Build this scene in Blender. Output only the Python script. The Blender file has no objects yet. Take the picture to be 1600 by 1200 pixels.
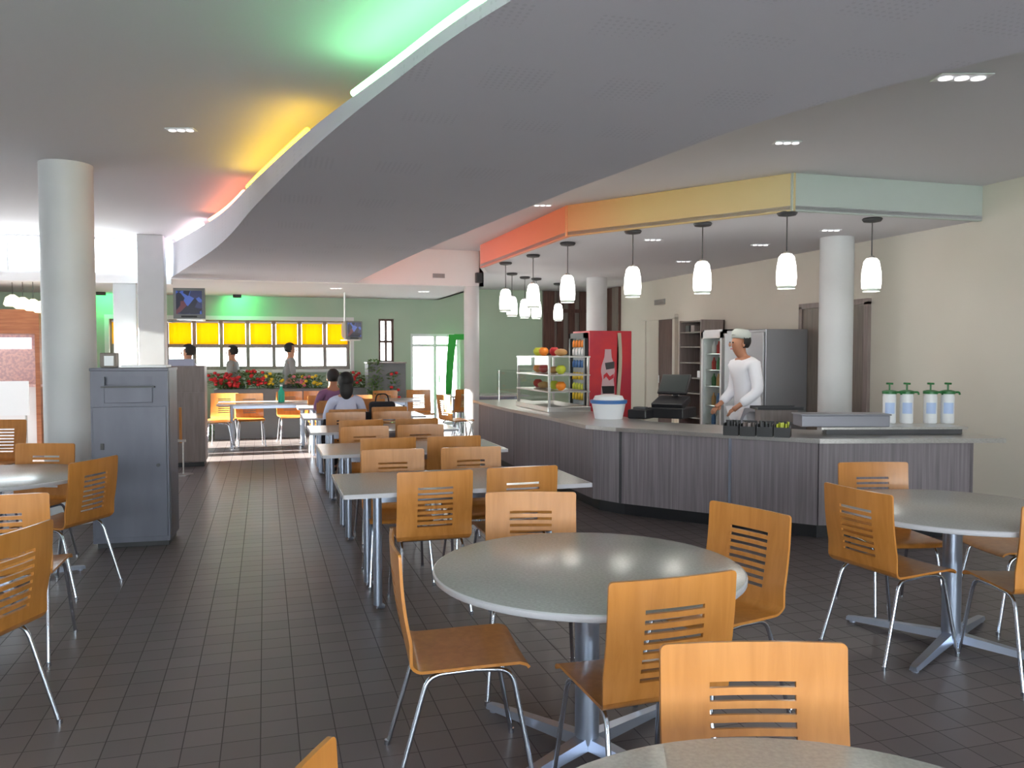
import bpy, bmesh, math, random
from mathutils import Vector, Matrix
random.seed(7)
C = bpy.context.scene.collection
SC = bpy.context.scene
PI = math.pi
R = math.radians

# ------------------------------------------------------------------ camera
CAM_H = 1.58
YAW = R(16.8)
PITCH = R(2.24)
F = 1280.0
cd = bpy.data.cameras.new('camera')
cd.sensor_width = 36.0
cd.lens = 36.0 * F / 1600.0
cd.clip_start = 0.05
cam = bpy.data.objects.new('camera', cd)
C.objects.link(cam)
cam.location = (0, 0, CAM_H)
cam.rotation_euler = (PI / 2 - PITCH, 0, -YAW)
SC.camera = cam

# ------------------------------------------------------------------ view / world / sun
SC.view_settings.view_transform = 'Standard'
SC.view_settings.look = 'None'
SC.view_settings.gamma = 1.0
SC.view_settings.use_curve_mapping = False
SC.view_settings.exposure = -0.32
SC.cycles.use_denoising = True
SC.cycles.max_bounces = 10
SC.cycles.diffuse_bounces = 6
SC.cycles.sample_clamp_indirect = 20.0
w = bpy.data.worlds.new('World')
SC.world = w
w.use_nodes = True
nt = w.node_tree
nt.nodes.clear()
out = nt.nodes.new('ShaderNodeOutputWorld')
bg = nt.nodes.new('ShaderNodeBackground')
tc = nt.nodes.new('ShaderNodeTexCoord')
sx = nt.nodes.new('ShaderNodeSeparateXYZ')
rp = nt.nodes.new('ShaderNodeValToRGB')
rp.color_ramp.elements[0].position = 0.30
rp.color_ramp.elements[0].color = (0.55, 0.53, 0.50, 1)
rp.color_ramp.elements[1].position = 0.62
rp.color_ramp.elements[1].color = (0.80, 0.90, 1.0, 1)
e = rp.color_ramp.elements.new(0.50)
e.color = (1.0, 1.0, 1.0, 1)
mp = nt.nodes.new('ShaderNodeMapRange')
mp.inputs['From Min'].default_value = -1
mp.inputs['From Max'].default_value = 1
nt.links.new(tc.outputs['Generated'], sx.inputs[0])
nt.links.new(sx.outputs['Z'], mp.inputs['Value'])
nt.links.new(mp.outputs[0], rp.inputs[0])
nt.links.new(rp.outputs[0], bg.inputs['Color'])
bg.inputs['Strength'].default_value = 17.0
nt.links.new(bg.outputs[0], out.inputs[0])

sd = bpy.data.lights.new('sun', 'SUN')
sd.energy = 150.0
sd.angle = R(0.6)
sd.color = (1.0, 0.95, 0.86)
sun = bpy.data.objects.new('sun', sd)
C.objects.link(sun)
sun.rotation_euler = Vector((1.0, 0.02, -0.20)).to_track_quat('-Z', 'Y').to_euler()

def portal(loc, sx_, sy_, direction):
    d = bpy.data.lights.new('daylight_portal', 'AREA')
    d.shape = 'RECTANGLE'
    d.size = sx_
    d.size_y = sy_
    d.cycles.is_portal = True
    o = bpy.data.objects.new('daylight_portal', d)
    C.objects.link(o)
    o.location = loc
    o.rotation_euler = Vector(direction).to_track_quat('-Z', 'Z').to_euler()
    return o

# room dimensions (x across the building, y into it)
XL, XR, YF, YB = -8.0, 7.15, -4.0, 17.4
YBH = 13.6            # bulkhead
ZC, ZA, ZS = 3.3, 2.7, 2.95
portal((-0.4, YF + 0.12, 1.75), 10.4, 2.3, (0, 1, 0))
portal(((XL - 1.4) / 2, YBH + 0.02, 3.0), abs(XL + 1.4), 0.5, (0, -1, 0))
portal((-1.7, YB - 0.12, 1.75), 7.0, 1.0, (0, -1, 0))
portal((XL + 0.12, 12.85, 1.6), 1.3, 3.2, (1, 0, 0))

# ------------------------------------------------------------------ maths helpers
cy_, sy_ = math.cos(YAW), math.sin(YAW)
def W(X, d, z=0.0):
    "camera-relative right / forward metres -> world"
    return Vector((X * cy_ + d * sy_, -X * sy_ + d * cy_, z))
def ray(px, py):
    u = (px - 800) / F
    v = (600 - py) / F
    return u, math.cos(PITCH) + v * math.sin(PITCH), -math.sin(PITCH) + v * math.cos(PITCH)
def P(px, py, z=0.0):
    "point where the sight line meets height z"
    u, f, up = ray(px, py)
    s = (z - CAM_H) / up
    return W(u * s, f * s, z)
def Dp(px, d, z=0.0):
    return W((px - 800) / F * d, d, z)
def Yp(px, y, z=0.0):
    "point on plane world y"
    u = (px - 800) / F
    d = y / (cy_ - u * sy_)
    return W(u * d, d, z)
def Xp(px, x, z=0.0):
    u = (px - 800) / F
    d = x / (u * cy_ + sy_)
    return W(u * d, d, z)
def Zat(p, py):
    "height seen at picture row py for ground point p"
    d = p[0] * sy_ + p[1] * cy_
    _, f, up = ray(800, py)
    return CAM_H + up / f * d

# ------------------------------------------------------------------ materials
MATS = {}
def mat(name, col, rough=0.5, metal=0.0, coat=0.0, emit=None, estr=0.0, spec=0.5, alpha=None):
    m = bpy.data.materials.new(name)
    m.use_nodes = True
    b = m.node_tree.nodes['Principled BSDF']
    b.inputs['Base Color'].default_value = (*col, 1)
    b.inputs['Roughness'].default_value = rough
    b.inputs['Metallic'].default_value = metal
    b.inputs['Coat Weight'].default_value = coat
    b.inputs['Coat Roughness'].default_value = 0.12
    b.inputs['Specular IOR Level'].default_value = spec
    if emit:
        b.inputs['Emission Color'].default_value = (*emit, 1)
        b.inputs['Emission Strength'].default_value = estr
    MATS[name] = m
    return m
def noise_mix(m, c1, c2, scale=(1, 1, 1), nscale=5.0, lo=0.35, hi=0.65, detail=4, distortion=0.0, bump=0.0, rnd=0.0):
    nt = m.node_tree
    b = nt.nodes['Principled BSDF']
    tc = nt.nodes.new('ShaderNodeTexCoord')
    mp = nt.nodes.new('ShaderNodeMapping')
    mp.inputs['Scale'].default_value = scale
    nz = nt.nodes.new('ShaderNodeTexNoise')
    nz.inputs['Scale'].default_value = nscale
    nz.inputs['Detail'].default_value = detail
    nz.inputs['Distortion'].default_value = distortion
    rp = nt.nodes.new('ShaderNodeValToRGB')
    rp.color_ramp.elements[0].position = lo
    rp.color_ramp.elements[0].color = (*c1, 1)
    rp.color_ramp.elements[1].position = hi
    rp.color_ramp.elements[1].color = (*c2, 1)
    nt.links.new(tc.outputs['Object'], mp.inputs[0])
    nt.links.new(mp.outputs[0], nz.inputs['Vector'])
    nt.links.new(nz.outputs['Fac'], rp.inputs[0])
    last = rp.outputs[0]
    if rnd:
        oi = nt.nodes.new('ShaderNodeObjectInfo')
        mr = nt.nodes.new('ShaderNodeMapRange')
        mr.inputs['To Min'].default_value = 1 - rnd
        mr.inputs['To Max'].default_value = 1 + rnd
        hs = nt.nodes.new('ShaderNodeHueSaturation')
        nt.links.new(oi.outputs['Random'], mr.inputs['Value'])
        nt.links.new(mr.outputs[0], hs.inputs['Value'])
        nt.links.new(last, hs.inputs['Color'])
        last = hs.outputs[0]
    nt.links.new(last, b.inputs['Base Color'])
    if bump:
        bp = nt.nodes.new('ShaderNodeBump')
        bp.inputs['Strength'].default_value = bump
        bp.inputs['Distance'].default_value = 0.002
        nt.links.new(nz.outputs['Fac'], bp.inputs['Height'])
        nt.links.new(bp.outputs[0], b.inputs['Normal'])
    return m

wood = mat('beech_plywood', (0.7, 0.36, 0.13), 0.36, coat=0.25)
noise_mix(wood, (0.45, 0.172, 0.030), (0.56, 0.230, 0.052), (9, 9, 0.9), 3.0, 0.3, 0.7, 5, 0.6, 0.05, rnd=0.06)
ply = mat('ply_edge', (0.78, 0.48, 0.22), 0.45)
chrome = mat('chrome', (0.62, 0.66, 0.74), 0.16, 1.0)
steel = mat('brushed_steel', (0.58, 0.57, 0.56), 0.3, 1.0)
noise_mix(steel, (0.50, 0.49, 0.48), (0.66, 0.65, 0.64), (1, 30, 30), 6, 0.3, 0.7, 3)
alu = mat('satin_aluminium', (0.42, 0.47, 0.58), 0.30, 0.9)
laminate = mat('grey_table_laminate', (0.34, 0.33, 0.32), 0.23)
noise_mix(laminate, (0.36, 0.35, 0.34), (0.43, 0.42, 0.405), (1, 1, 1), 90, 0.3, 0.7, 2)
edge = mat('table_edge', (0.50, 0.49, 0.52), 0.35)
white_paint = mat('white_paint', (0.78, 0.77, 0.78), 0.7)
ceil_paint = mat('ceiling_paint', (0.66, 0.65, 0.69), 0.85)
grey_paint = mat('soffit_paint', (0.50, 0.50, 0.55), 0.8)
cream_wall = mat('cream_wall_paint', (0.72, 0.70, 0.60), 0.75)
noise_mix(cream_wall, (0.60, 0.575, 0.51), (0.64, 0.605, 0.54), (1, 1, 1), 0.7)
green_wall = mat('pale_green_wall_paint', (0.50, 0.62, 0.50), 0.75)
noise_mix(green_wall, (0.40, 0.53, 0.41), (0.46, 0.57, 0.45), (1, 1, 1), 0.6)
col_paint = mat('column_paint', (0.72, 0.72, 0.70), 0.55)
noise_mix(col_paint, (0.58, 0.60, 0.62), (0.62, 0.64, 0.66), (1, 1, 1), 2.0)
cab_paint = mat('grey_cabinet_paint', (0.17, 0.18, 0.21), 0.42, 0.2)
noise_mix(cab_paint, (0.090, 0.094, 0.125), (0.112, 0.116, 0.15), (1, 1, 0.3), 6)
cab_brown = mat('taupe_cabinet_laminate', (0.25, 0.20, 0.19), 0.45)
noise_mix(cab_brown, (0.22, 0.18, 0.17), (0.28, 0.23, 0.22), (8, 8, 0.6), 4)
counter_lam = mat('grey_oak_laminate', (0.2, 0.18, 0.19), 0.5)
noise_mix(counter_lam, (0.165, 0.14, 0.158), (0.28, 0.245, 0.265), (22, 22, 0.6), 2.2, 0.3, 0.72, 6, 0.2)
black = mat('black_plastic', (0.012, 0.012, 0.015), 0.4)
dark = mat('dark_grey', (0.06, 0.06, 0.065), 0.5)
red = mat('red_vinyl', (0.62, 0.02, 0.035), 0.3, coat=0.3)
noise_mix(red, (0.50, 0.02, 0.05), (0.66, 0.03, 0.04), (1, 1, 1), 3)
white_pl = mat('white_plastic', (0.8, 0.82, 0.85), 0.4)
green_pl = mat('green_plastic', (0.02, 0.16, 0.04), 0.4)
blue_pl = mat('blue_label', (0.05, 0.16, 0.42), 0.4)
yellow = mat('yellow_fabric', (0.85, 0.52, 0.0), 0.8)
# translucent blinds
nt = yellow.node_tree
tr = nt.nodes.new('ShaderNodeBsdfTranslucent')
tr.inputs[0].default_value = (0.95, 0.55, 0.0, 1)
mx = nt.nodes.new('ShaderNodeMixShader')
mx.inputs[0].default_value = 0.6
nt.links.new(nt.nodes['Principled BSDF'].outputs[0], mx.inputs[1])
nt.links.new(tr.outputs[0], mx.inputs[2])
nt.links.new(mx.outputs[0], nt.nodes['Material Output'].inputs[0])
brown = mat('dark_brown_timber', (0.10, 0.04, 0.03), 0.5)
noise_mix(brown, (0.07, 0.028, 0.022), (0.12, 0.055, 0.042), (12, 12, 0.8), 3)
red_brown = mat('reddish_timber', (0.36, 0.13, 0.06), 0.45)
noise_mix(red_brown, (0.30, 0.10, 0.045), (0.42, 0.16, 0.075), (1, 1, 10), 3)
pink_tile = mat('pink_mosaic', (0.75, 0.5, 0.48), 0.4)
noise_mix(pink_tile, (0.62, 0.42, 0.44), (0.80, 0.56, 0.52), (1, 1, 1), 22, 0.4, 0.6, 1)
door_grey = mat('grey_brown_door', (0.20, 0.17, 0.15), 0.5)
noise_mix(door_grey, (0.17, 0.145, 0.13), (0.23, 0.20, 0.175), (12, 12, 0.7), 3)
skin = mat('skin', (0.55, 0.27, 0.17), 0.5)
skin_dark = mat('skin_tanned', (0.42, 0.19, 0.11), 0.5)
hair_m = mat('black_hair', (0.012, 0.01, 0.01), 0.6)
cloth_white = mat('white_cloth', (0.78, 0.78, 0.84), 0.85)
cloth_shirt = mat('pale_blue_cloth', (0.55, 0.58, 0.75), 0.85)
cloth_purple = mat('purple_cloth', (0.26, 0.12, 0.25), 0.85)
cloth_grey = mat('grey_cloth', (0.30, 0.31, 0.32), 0.85)
cloth_black = mat('black_cloth', (0.015, 0.015, 0.02), 0.9)
leaf = mat('leaf_green', (0.07, 0.16, 0.03), 0.5)
noise_mix(leaf, (0.04, 0.11, 0.02), (0.14, 0.26, 0.05), (1, 1, 1), 12)
petal_red = mat('red_petal', (0.50, 0.015, 0.02), 0.6)
petal_yellow = mat('yellow_petal', (0.80, 0.55, 0.03), 0.6)
petal_pink = mat('pink_petal', (0.65, 0.16, 0.20), 0.6)
terracotta = mat('terracotta', (0.35, 0.12, 0.05), 0.7)
orange_food = mat('orange_fruit', (0.85, 0.25, 0.02), 0.5)
lime_food = mat('lime_fruit', (0.55, 0.60, 0.05), 0.5)
bread = mat('bread_crust', (0.55, 0.30, 0.11), 0.7)
concrete = mat('outdoor_paving', (0.55, 0.54, 0.52), 0.9)
noise_mix(concrete, (0.5, 0.49, 0.47), (0.6, 0.59, 0.57), (1, 1, 1), 3)
green_b = mat('vivid_green_vinyl', (0.01, 0.42, 0.03), 0.5)
lampglass = mat('opal_lamp_glass', (0.9, 0.9, 0.88), 0.3, emit=(1.0, 0.98, 0.92), estr=4.0)
downlight_m = mat('downlight_reflector', (0.9, 0.9, 0.9), 0.2, emit=(1.0, 0.97, 1.0), estr=2.2)
cream_lamp = mat('cream_lamp', (0.9, 0.85, 0.6), 0.4, emit=(1.0, 0.93, 0.62), estr=2.0)
signlit = mat('lit_white_panel', (0.9, 0.92, 1.0), 0.4, emit=(0.85, 0.92, 1.0), estr=0.9)
ledm = {
    'amber': mat('amber_tube_light', (0.9, 0.7, 0.4), 0.5, emit=(1.0, 0.66, 0.25), estr=12),
    'redwash': mat('red_wash_tube', (0.9, 0.4, 0.3), 0.5, emit=(1.0, 0.30, 0.20), estr=28),
    'green': mat('green_tube_light', (0.1, 0.9, 0.3), 0.5, emit=(0.26, 1.0, 0.38), estr=25),
    'yellow': mat('yellow_tube_light', (0.9, 0.7, 0.0), 0.5, emit=(1.0, 0.62, 0.02), estr=16),
    'red': mat('red_tube_light', (0.9, 0.3, 0.1), 0.5, emit=(1.0, 0.26, 0.12), estr=11),
    'white': mat('white_tube_light', (0.9, 0.8, 0.8), 0.5, emit=(1.0, 0.72, 0.74), estr=10),
}
for k in ('fascia_salmon', 'fascia_yellow'):
    m = mat(k, (0.8, 0.4, 0.2), 0.7)
    nt = m.node_tree
    tc = nt.nodes.new('ShaderNodeTexCoord')
    sp = nt.nodes.new('ShaderNodeSeparateXYZ')
    rp = nt.nodes.new('ShaderNodeValToRGB')
    nt.links.new(tc.outputs['Generated'], sp.inputs[0])
    nt.links.new(sp.outputs['X'], rp.inputs[0])
    nt.links.new(rp.outputs[0], nt.nodes['Principled BSDF'].inputs['Base Color'])
    c0, c1 = ((0.90, 0.34, 0.27), (0.90, 0.33, 0.17)) if 'salmon' in k else ((0.85, 0.40, 0.19), (0.68, 0.56, 0.32))
    rp.color_ramp.elements[0].color = (*c0, 1)
    rp.color_ramp.elements[1].color = (*c1, 1)
    if 'yellow' in k:
        e = rp.color_ramp.elements.new(0.35)
        e.color = (0.74, 0.54, 0.26, 1)
fascia_blue = mat('fascia_pale_blue_green', (0.50, 0.56, 0.54), 0.7)

# floor tiles
floor_m = mat('floor_tile', (0.1, 0.09, 0.09), 0.3)
nt = floor_m.node_tree
tc = nt.nodes.new('ShaderNodeTexCoord')
mp = nt.nodes.new('ShaderNodeMapping')
mp.inputs['Location'].default_value = (0.033, 0, 0)
br = nt.nodes.new('ShaderNodeTexBrick')
br.offset = 0.0
br.squash = 1.0
br.inputs['Scale'].default_value = 1.0
br.inputs['Brick Width'].default_value = 0.15
br.inputs['Row Height'].default_value = 0.15
br.inputs['Mortar Size'].default_value = 0.0028
br.inputs['Mortar Smooth'].default_value = 0.2
br.inputs['Bias'].default_value = 0.0
br.inputs['Color1'].default_value = (0.138, 0.116, 0.118, 1)
br.inputs['Color2'].default_value = (0.165, 0.138, 0.140, 1)
br.inputs['Mortar'].default_value = (0.080, 0.068, 0.068, 1)
nt.links.new(tc.outputs['Object'], mp.inputs[0])
nt.links.new(mp.outputs[0], br.inputs['Vector'])
nt.links.new(br.outputs['Color'], nt.nodes['Principled BSDF'].inputs['Base Color'])
bp = nt.nodes.new('ShaderNodeBump')
bp.inputs['Strength'].default_value = 0.4
bp.inputs['Distance'].default_value = 0.002
bp.invert = True
nt.links.new(br.outputs['Fac'], bp.inputs['Height'])
nt.links.new(bp.outputs[0], nt.nodes['Principled BSDF'].inputs['Normal'])
mr = nt.nodes.new('ShaderNodeMapRange')
mr.inputs['To Min'].default_value = 0.34
nt.nodes['Principled BSDF'].inputs['Specular IOR Level'].default_value = 0.28
mr.inputs['To Max'].default_value = 0.7
nt.links.new(br.outputs['Fac'], mr.inputs['Value'])
nt.links.new(mr.outputs[0], nt.nodes['Principled BSDF'].inputs['Roughness'])

# perforated soffit board: faint square fields of small holes
nt = grey_paint.node_tree
tc = nt.nodes.new('ShaderNodeTexCoord')
v1 = nt.nodes.new('ShaderNodeTexVoronoi')
v1.inputs['Scale'].default_value = 28
v1.inputs['Randomness'].default_value = 0
lt = nt.nodes.new('ShaderNodeMath'); lt.operation = 'LESS_THAN'; lt.inputs[1].default_value = 0.28
ck = nt.nodes.new('ShaderNodeTexBrick')
ck.offset = 0.5
ck.inputs['Scale'].default_value = 1.0
ck.inputs['Brick Width'].default_value = 0.62
ck.inputs['Row Height'].default_value = 0.62
ck.inputs['Mortar Size'].default_value = 0.14
ck.inputs['Mortar Smooth'].default_value = 0
ck.inputs['Color1'].default_value = (1, 1, 1, 1)
ck.inputs['Color2'].default_value = (1, 1, 1, 1)
ck.inputs['Mortar'].default_value = (0, 0, 0, 1)
mu = nt.nodes.new('ShaderNodeMath'); mu.operation = 'MULTIPLY'
mc = nt.nodes.new('ShaderNodeMix'); mc.data_type = 'RGBA'
mc.inputs['A'].default_value = (0.58, 0.57, 0.64, 1)
mc.inputs['B'].default_value = (0.52, 0.51, 0.58, 1)
nt.links.new(tc.outputs['Object'], v1.inputs['Vector'])
nt.links.new(tc.outputs['Object'], ck.inputs['Vector'])
nt.links.new(v1.outputs['Distance'], lt.inputs[0])
nt.links.new(lt.outputs[0], mu.inputs[0])
nt.links.new(ck.outputs['Color'], mu.inputs[1])
nt.links.new(mu.outputs[0], mc.inputs['Factor'])
nt.links.new(mc.outputs['Result'], nt.nodes['Principled BSDF'].inputs['Base Color'])

# thin clear glass
glass = bpy.data.materials.new('window_glass')
glass.use_nodes = True
nt = glass.node_tree
nt.nodes.clear()
o_ = nt.nodes.new('ShaderNodeOutputMaterial')
t_ = nt.nodes.new('ShaderNodeBsdfTransparent')
t_.inputs[0].default_value = (0.96, 0.98, 0.97, 1)
g_ = nt.nodes.new('ShaderNodeBsdfGlossy')
g_.inputs['Roughness'].default_value = 0.03
lw = nt.nodes.new('ShaderNodeLayerWeight')
lw.inputs['Blend'].default_value = 0.5
pw = nt.nodes.new('ShaderNodeMath'); pw.operation = 'POWER'; pw.inputs[1].default_value = 4.0
fr = nt.nodes.new('ShaderNodeMath'); fr.operation = 'MULTIPLY_ADD'; fr.inputs[1].default_value = 0.35; fr.inputs[2].default_value = 0.02
nt.links.new(lw.outputs['Facing'], pw.inputs[0])
nt.links.new(pw.outputs[0], fr.inputs[0])
m_ = nt.nodes.new('ShaderNodeMixShader')
nt.links.new(fr.outputs[0], m_.inputs[0])
nt.links.new(t_.outputs[0], m_.inputs[1])
nt.links.new(g_.outputs[0], m_.inputs[2])
nt.links.new(m_.outputs[0], o_.inputs[0])
# tv screen picture (a lit screen)
screen = mat('lit_tv_screen', (0.02, 0.02, 0.03), 0.2)
nt = screen.node_tree
tc = nt.nodes.new('ShaderNodeTexCoord')
vo = nt.nodes.new('ShaderNodeTexVoronoi')
vo.inputs['Scale'].default_value = 3.2
rp = nt.nodes.new('ShaderNodeValToRGB')
rp.color_ramp.interpolation = 'CONSTANT'
rp.color_ramp.elements[0].color = (0.01, 0.012, 0.03, 1)
rp.color_ramp.elements[1].position = 0.75
rp.color_ramp.elements[1].color = (0.08, 0.16, 0.60, 1)
for p_, c_ in ((0.35, (0.03, 0.04, 0.12)), (0.6, (0.16, 0.04, 0.05))):
    e = rp.color_ramp.elements.new(p_); e.color = (*c_, 1)
sp = nt.nodes.new('ShaderNodeSeparateXYZ')
nt.links.new(tc.outputs['Generated'], vo.inputs['Vector'])
nt.links.new(vo.outputs['Color'], sp.inputs[0])
nt.links.new(sp.outputs['X'], rp.inputs[0])
nt.links.new(rp.outputs[0], nt.nodes['Principled BSDF'].inputs['Emission Color'])
nt.nodes['Principled BSDF'].inputs['Emission Strength'].default_value = 0.8

# ------------------------------------------------------------------ mesh helpers
def box(bm, c, s, rz=0.0, bev=0.0, M=None):
    r = bmesh.ops.create_cube(bm, size=1.0)
    vs = r['verts']
    bmesh.ops.scale(bm, vec=s, verts=vs)
    if bev:
        es = list({e for v in vs for e in v.link_edges})
        rb = bmesh.ops.bevel(bm, geom=es, offset=bev, segments=2, affect='EDGES', profile=0.5)
        vs = rb['verts'] if rb['verts'] else vs
        vs = list({v for f in rb['faces'] for v in f.verts} | set(v for v in vs if v.is_valid))
        # bevel replaces every vertex of the cube; collect connected island
        seen = set(vs); st = list(vs)
        while st:
            v = st.pop()
            for e in v.link_edges:
                o = e.other_vert(v)
                if o not in seen:
                    seen.add(o); st.append(o)
        vs = list(seen)
    m = Matrix.Translation(Vector(c)) @ Matrix.Rotation(rz, 4, 'Z')
    if M is not None:
        m = M @ m
    bmesh.ops.transform(bm, matrix=m, verts=vs)
    return vs
def frame_dirs(t):
    t = t.normalized()
    a = Vector((0, 0, 1)) if abs(t.z) < 0.9 else Vector((1, 0, 0))
    n = t.cross(a).normalized()
    return n, t.cross(n).normalized()
def tube(bm, pts, r, seg=10, cap=True, sq=None):
    pts = [Vector(p) for p in pts]
    rs = r if isinstance(r, (list, tuple)) else [r] * len(pts)
    rings = []
    n0 = None
    for i, p in enumerate(pts):
        if i == 0: t = pts[1] - p
        elif i == len(pts) - 1: t = p - pts[i - 1]
        else: t = (pts[i + 1] - p).normalized() + (p - pts[i - 1]).normalized()
        t.normalize()
        if n0 is None:
            n, b = frame_dirs(t)
        else:
            n = (n0 - t * n0.dot(t)).normalized()
            b = t.cross(n)
        n0 = n
        ring = []
        for k in range(seg):
            a = 2 * PI * k / seg
            ring.append(bm.verts.new(p + (n * math.cos(a) + b * math.sin(a)) * rs[i]))
        rings.append(ring)
    for a, b in zip(rings, rings[1:]):
        for k in range(seg):
            bm.faces.new((a[k], a[(k + 1) % seg], b[(k + 1) % seg], b[k]))
    if cap:
        bm.faces.new(rings[0][::-1])
        bm.faces.new(rings[-1])
def arc_path(pts, r=0.04, n=5):
    "round the inner corners of a polyline"
    pts = [Vector(p) for p in pts]
    out = [pts[0]]
    for i in range(1, len(pts) - 1):
        a, p, b = pts[i - 1], pts[i], pts[i + 1]
        d1 = (a - p); d2 = (b - p)
        rr = min(r, d1.length * 0.45, d2.length * 0.45)
        p1 = p + d1.normalized() * rr
        p2 = p + d2.normalized() * rr
        for k in range(n + 1):
            t = k / n
            out.append(p1 * (1 - t) ** 2 + p * 2 * t * (1 - t) + p2 * t * t)
    out.append(pts[-1])
    return out
def lathe(bm, prof, seg=32, c=(0, 0, 0), capb=True, capt=True):
    rings = []
    for (r, z) in prof:
        rings.append([bm.verts.new((c[0] + r * math.cos(2 * PI * k / seg), c[1] + r * math.sin(2 * PI * k / seg), c[2] + z)) for k in range(seg)])
    for a, b in zip(rings, rings[1:]):
        for k in range(seg):
            bm.faces.new((a[k], a[(k + 1) % seg], b[(k + 1) % seg], b[k]))
    if capb: bm.faces.new(rings[0][::-1])
    if capt: bm.faces.new(rings[-1])
def prism(bm, poly, z0, z1):
    a = [bm.verts.new((p[0], p[1], z0)) for p in poly]
    b = [bm.verts.new((p[0], p[1], z1)) for p in poly]
    n = len(poly)
    for i in range(n):
        bm.faces.new((a[i], a[(i + 1) % n], b[(i + 1) % n], b[i]))
    bm.faces.new(a[::-1]); bm.faces.new(b)
def ball(bm, c, r, s=(1, 1, 1), seg=12, rings=8):
    rr = bmesh.ops.create_uvsphere(bm, u_segments=seg, v_segments=rings, radius=r)
    bmesh.ops.transform(bm, matrix=Matrix.Translation(Vector(c)) @ Matrix.Diagonal((*s, 1)), verts=rr['verts'])
    return rr['verts']
def shell(bm, S, us, vs, t, mask=None):
    "thick surface over a parameter grid; S(u,v)->(point,normal); cells in mask(i,j) are holes"
    nu, nv = len(us), len(vs)
    A = [[None] * nv for _ in range(nu)]; B = [[None] * nv for _ in range(nu)]
    for i, u in enumerate(us):
        for j, v in enumerate(vs):
            p, n = S(u, v)
            A[i][j] = bm.verts.new(p + n * t / 2)
            B[i][j] = bm.verts.new(p - n * t / 2)
    solid = lambda i, j: 0 <= i < nu - 1 and 0 <= j < nv - 1 and not (mask and mask(i, j))
    for i in range(nu - 1):
        for j in range(nv - 1):
            if not solid(i, j): continue
            bm.faces.new((A[i][j], A[i + 1][j], A[i + 1][j + 1], A[i][j + 1]))
            bm.faces.new((B[i][j], B[i][j + 1], B[i + 1][j + 1], B[i + 1][j]))
            if not solid(i - 1, j): bm.faces.new((A[i][j], A[i][j + 1], B[i][j + 1], B[i][j]))
            if not solid(i + 1, j): bm.faces.new((A[i + 1][j], B[i + 1][j], B[i + 1][j + 1], A[i + 1][j + 1]))
            if not solid(i, j - 1): bm.faces.new((A[i][j], B[i][j], B[i + 1][j], A[i + 1][j]))
            if not solid(i, j + 1): bm.faces.new((A[i][j + 1], A[i + 1][j + 1], B[i + 1][j + 1], B[i][j + 1]))
    loose = [v for v in bm.verts if not v.link_faces]
    bmesh.ops.delete(bm, geom=loose, context='VERTS')

def obj(name, bm, m, parent=None, smooth=None, loc=None, rz=0.0, fixn=True):
    if fixn:
        bmesh.ops.recalc_face_normals(bm, faces=bm.faces)
    me = bpy.data.meshes.new(name)
    bm.to_mesh(me); bm.free()
    for mm in (m if isinstance(m, (list, tuple)) else [m]):
        me.materials.append(mm)
    if smooth:
        me.shade_smooth() if smooth is True else None
        if smooth is not True:
            me.set_sharp_from_angle(angle=R(smooth)) if hasattr(me, 'set_sharp_from_angle') else None
            for p in me.polygons: p.use_smooth = True
            me.set_sharp_from_angle(angle=R(smooth))
    o = bpy.data.objects.new(name, me)
    C.objects.link(o)
    if parent: o.parent = parent
    if loc is not None: o.location = loc
    if rz: o.rotation_euler = (0, 0, rz)
    return o
def tag(o, label, cat, group=None, kind=None):
    o['label'] = label
    o['category'] = cat
    if group: o['group'] = group
    if kind: o['kind'] = kind
    return o
def thing(name, label, cat, loc=(0, 0, 0), rz=0.0, group=None):
    o = bpy.data.objects.new(name, None)
    o.empty_display_size = 0.1
    C.objects.link(o)
    o.location = loc
    o.rotation_euler = (0, 0, rz)
    return tag(o, label, cat, group)
def struct(name, bm, m, **k):
    o = obj(name, bm, m, **k)
    if not o.parent: o['kind'] = 'structure'
    return o
def dup(root, loc, rz, label, group=None):
    r = root.copy(); C.objects.link(r)
    r.location = loc; r.rotation_euler = (0, 0, rz)
    r['label'] = label
    if group: r['group'] = group
    for ch in list(root.children):
        c = ch.copy(); C.objects.link(c); c.parent = r
        for g in ch.children:
            d = g.copy(); C.objects.link(d); d.parent = c
    return r
def bx(name, c, s, m, parent=None, rz=0.0, bev=0.0, fn=None):
    bm = bmesh.new(); box(bm, c, s, rz, bev)
    return (fn or obj)(name, bm, m, parent=parent)

# ------------------------------------------------------------------ room shell
def slab(name, x0, x1, y0, y1, z0, z1, m):
    bm = bmesh.new()
    box(bm, ((x0 + x1) / 2, (y0 + y1) / 2, (z0 + z1) / 2), (x1 - x0, y1 - y0, z1 - z0))
    return struct(name, bm, m)
slab('floor', XL - .2, XR + .2, YF - .2, YB + .2, -0.2, 0, floor_m)
slab('ground', -40, 40, -40, 60, -0.6, -0.21, concrete)
slab('ceiling', XL - .2, XR + .2, YF - .2, YBH + .15, ZC, ZC + .2, ceil_paint)
slab('ceiling_annex', XL - .2, 3.6, YBH + .15, YB + .2, ZA, ZA + .04, ceil_paint)
slab('roof', XL - .2, 3.5, YBH + .16, YB + 3.0, ZA + .041, ZA + .06, mat('white_roof_membrane', (.88, .86, .86), .8))
slab('wall_right', XR, XR + .2, YF, YB, 0, ZC + .2, cream_wall)
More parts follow.
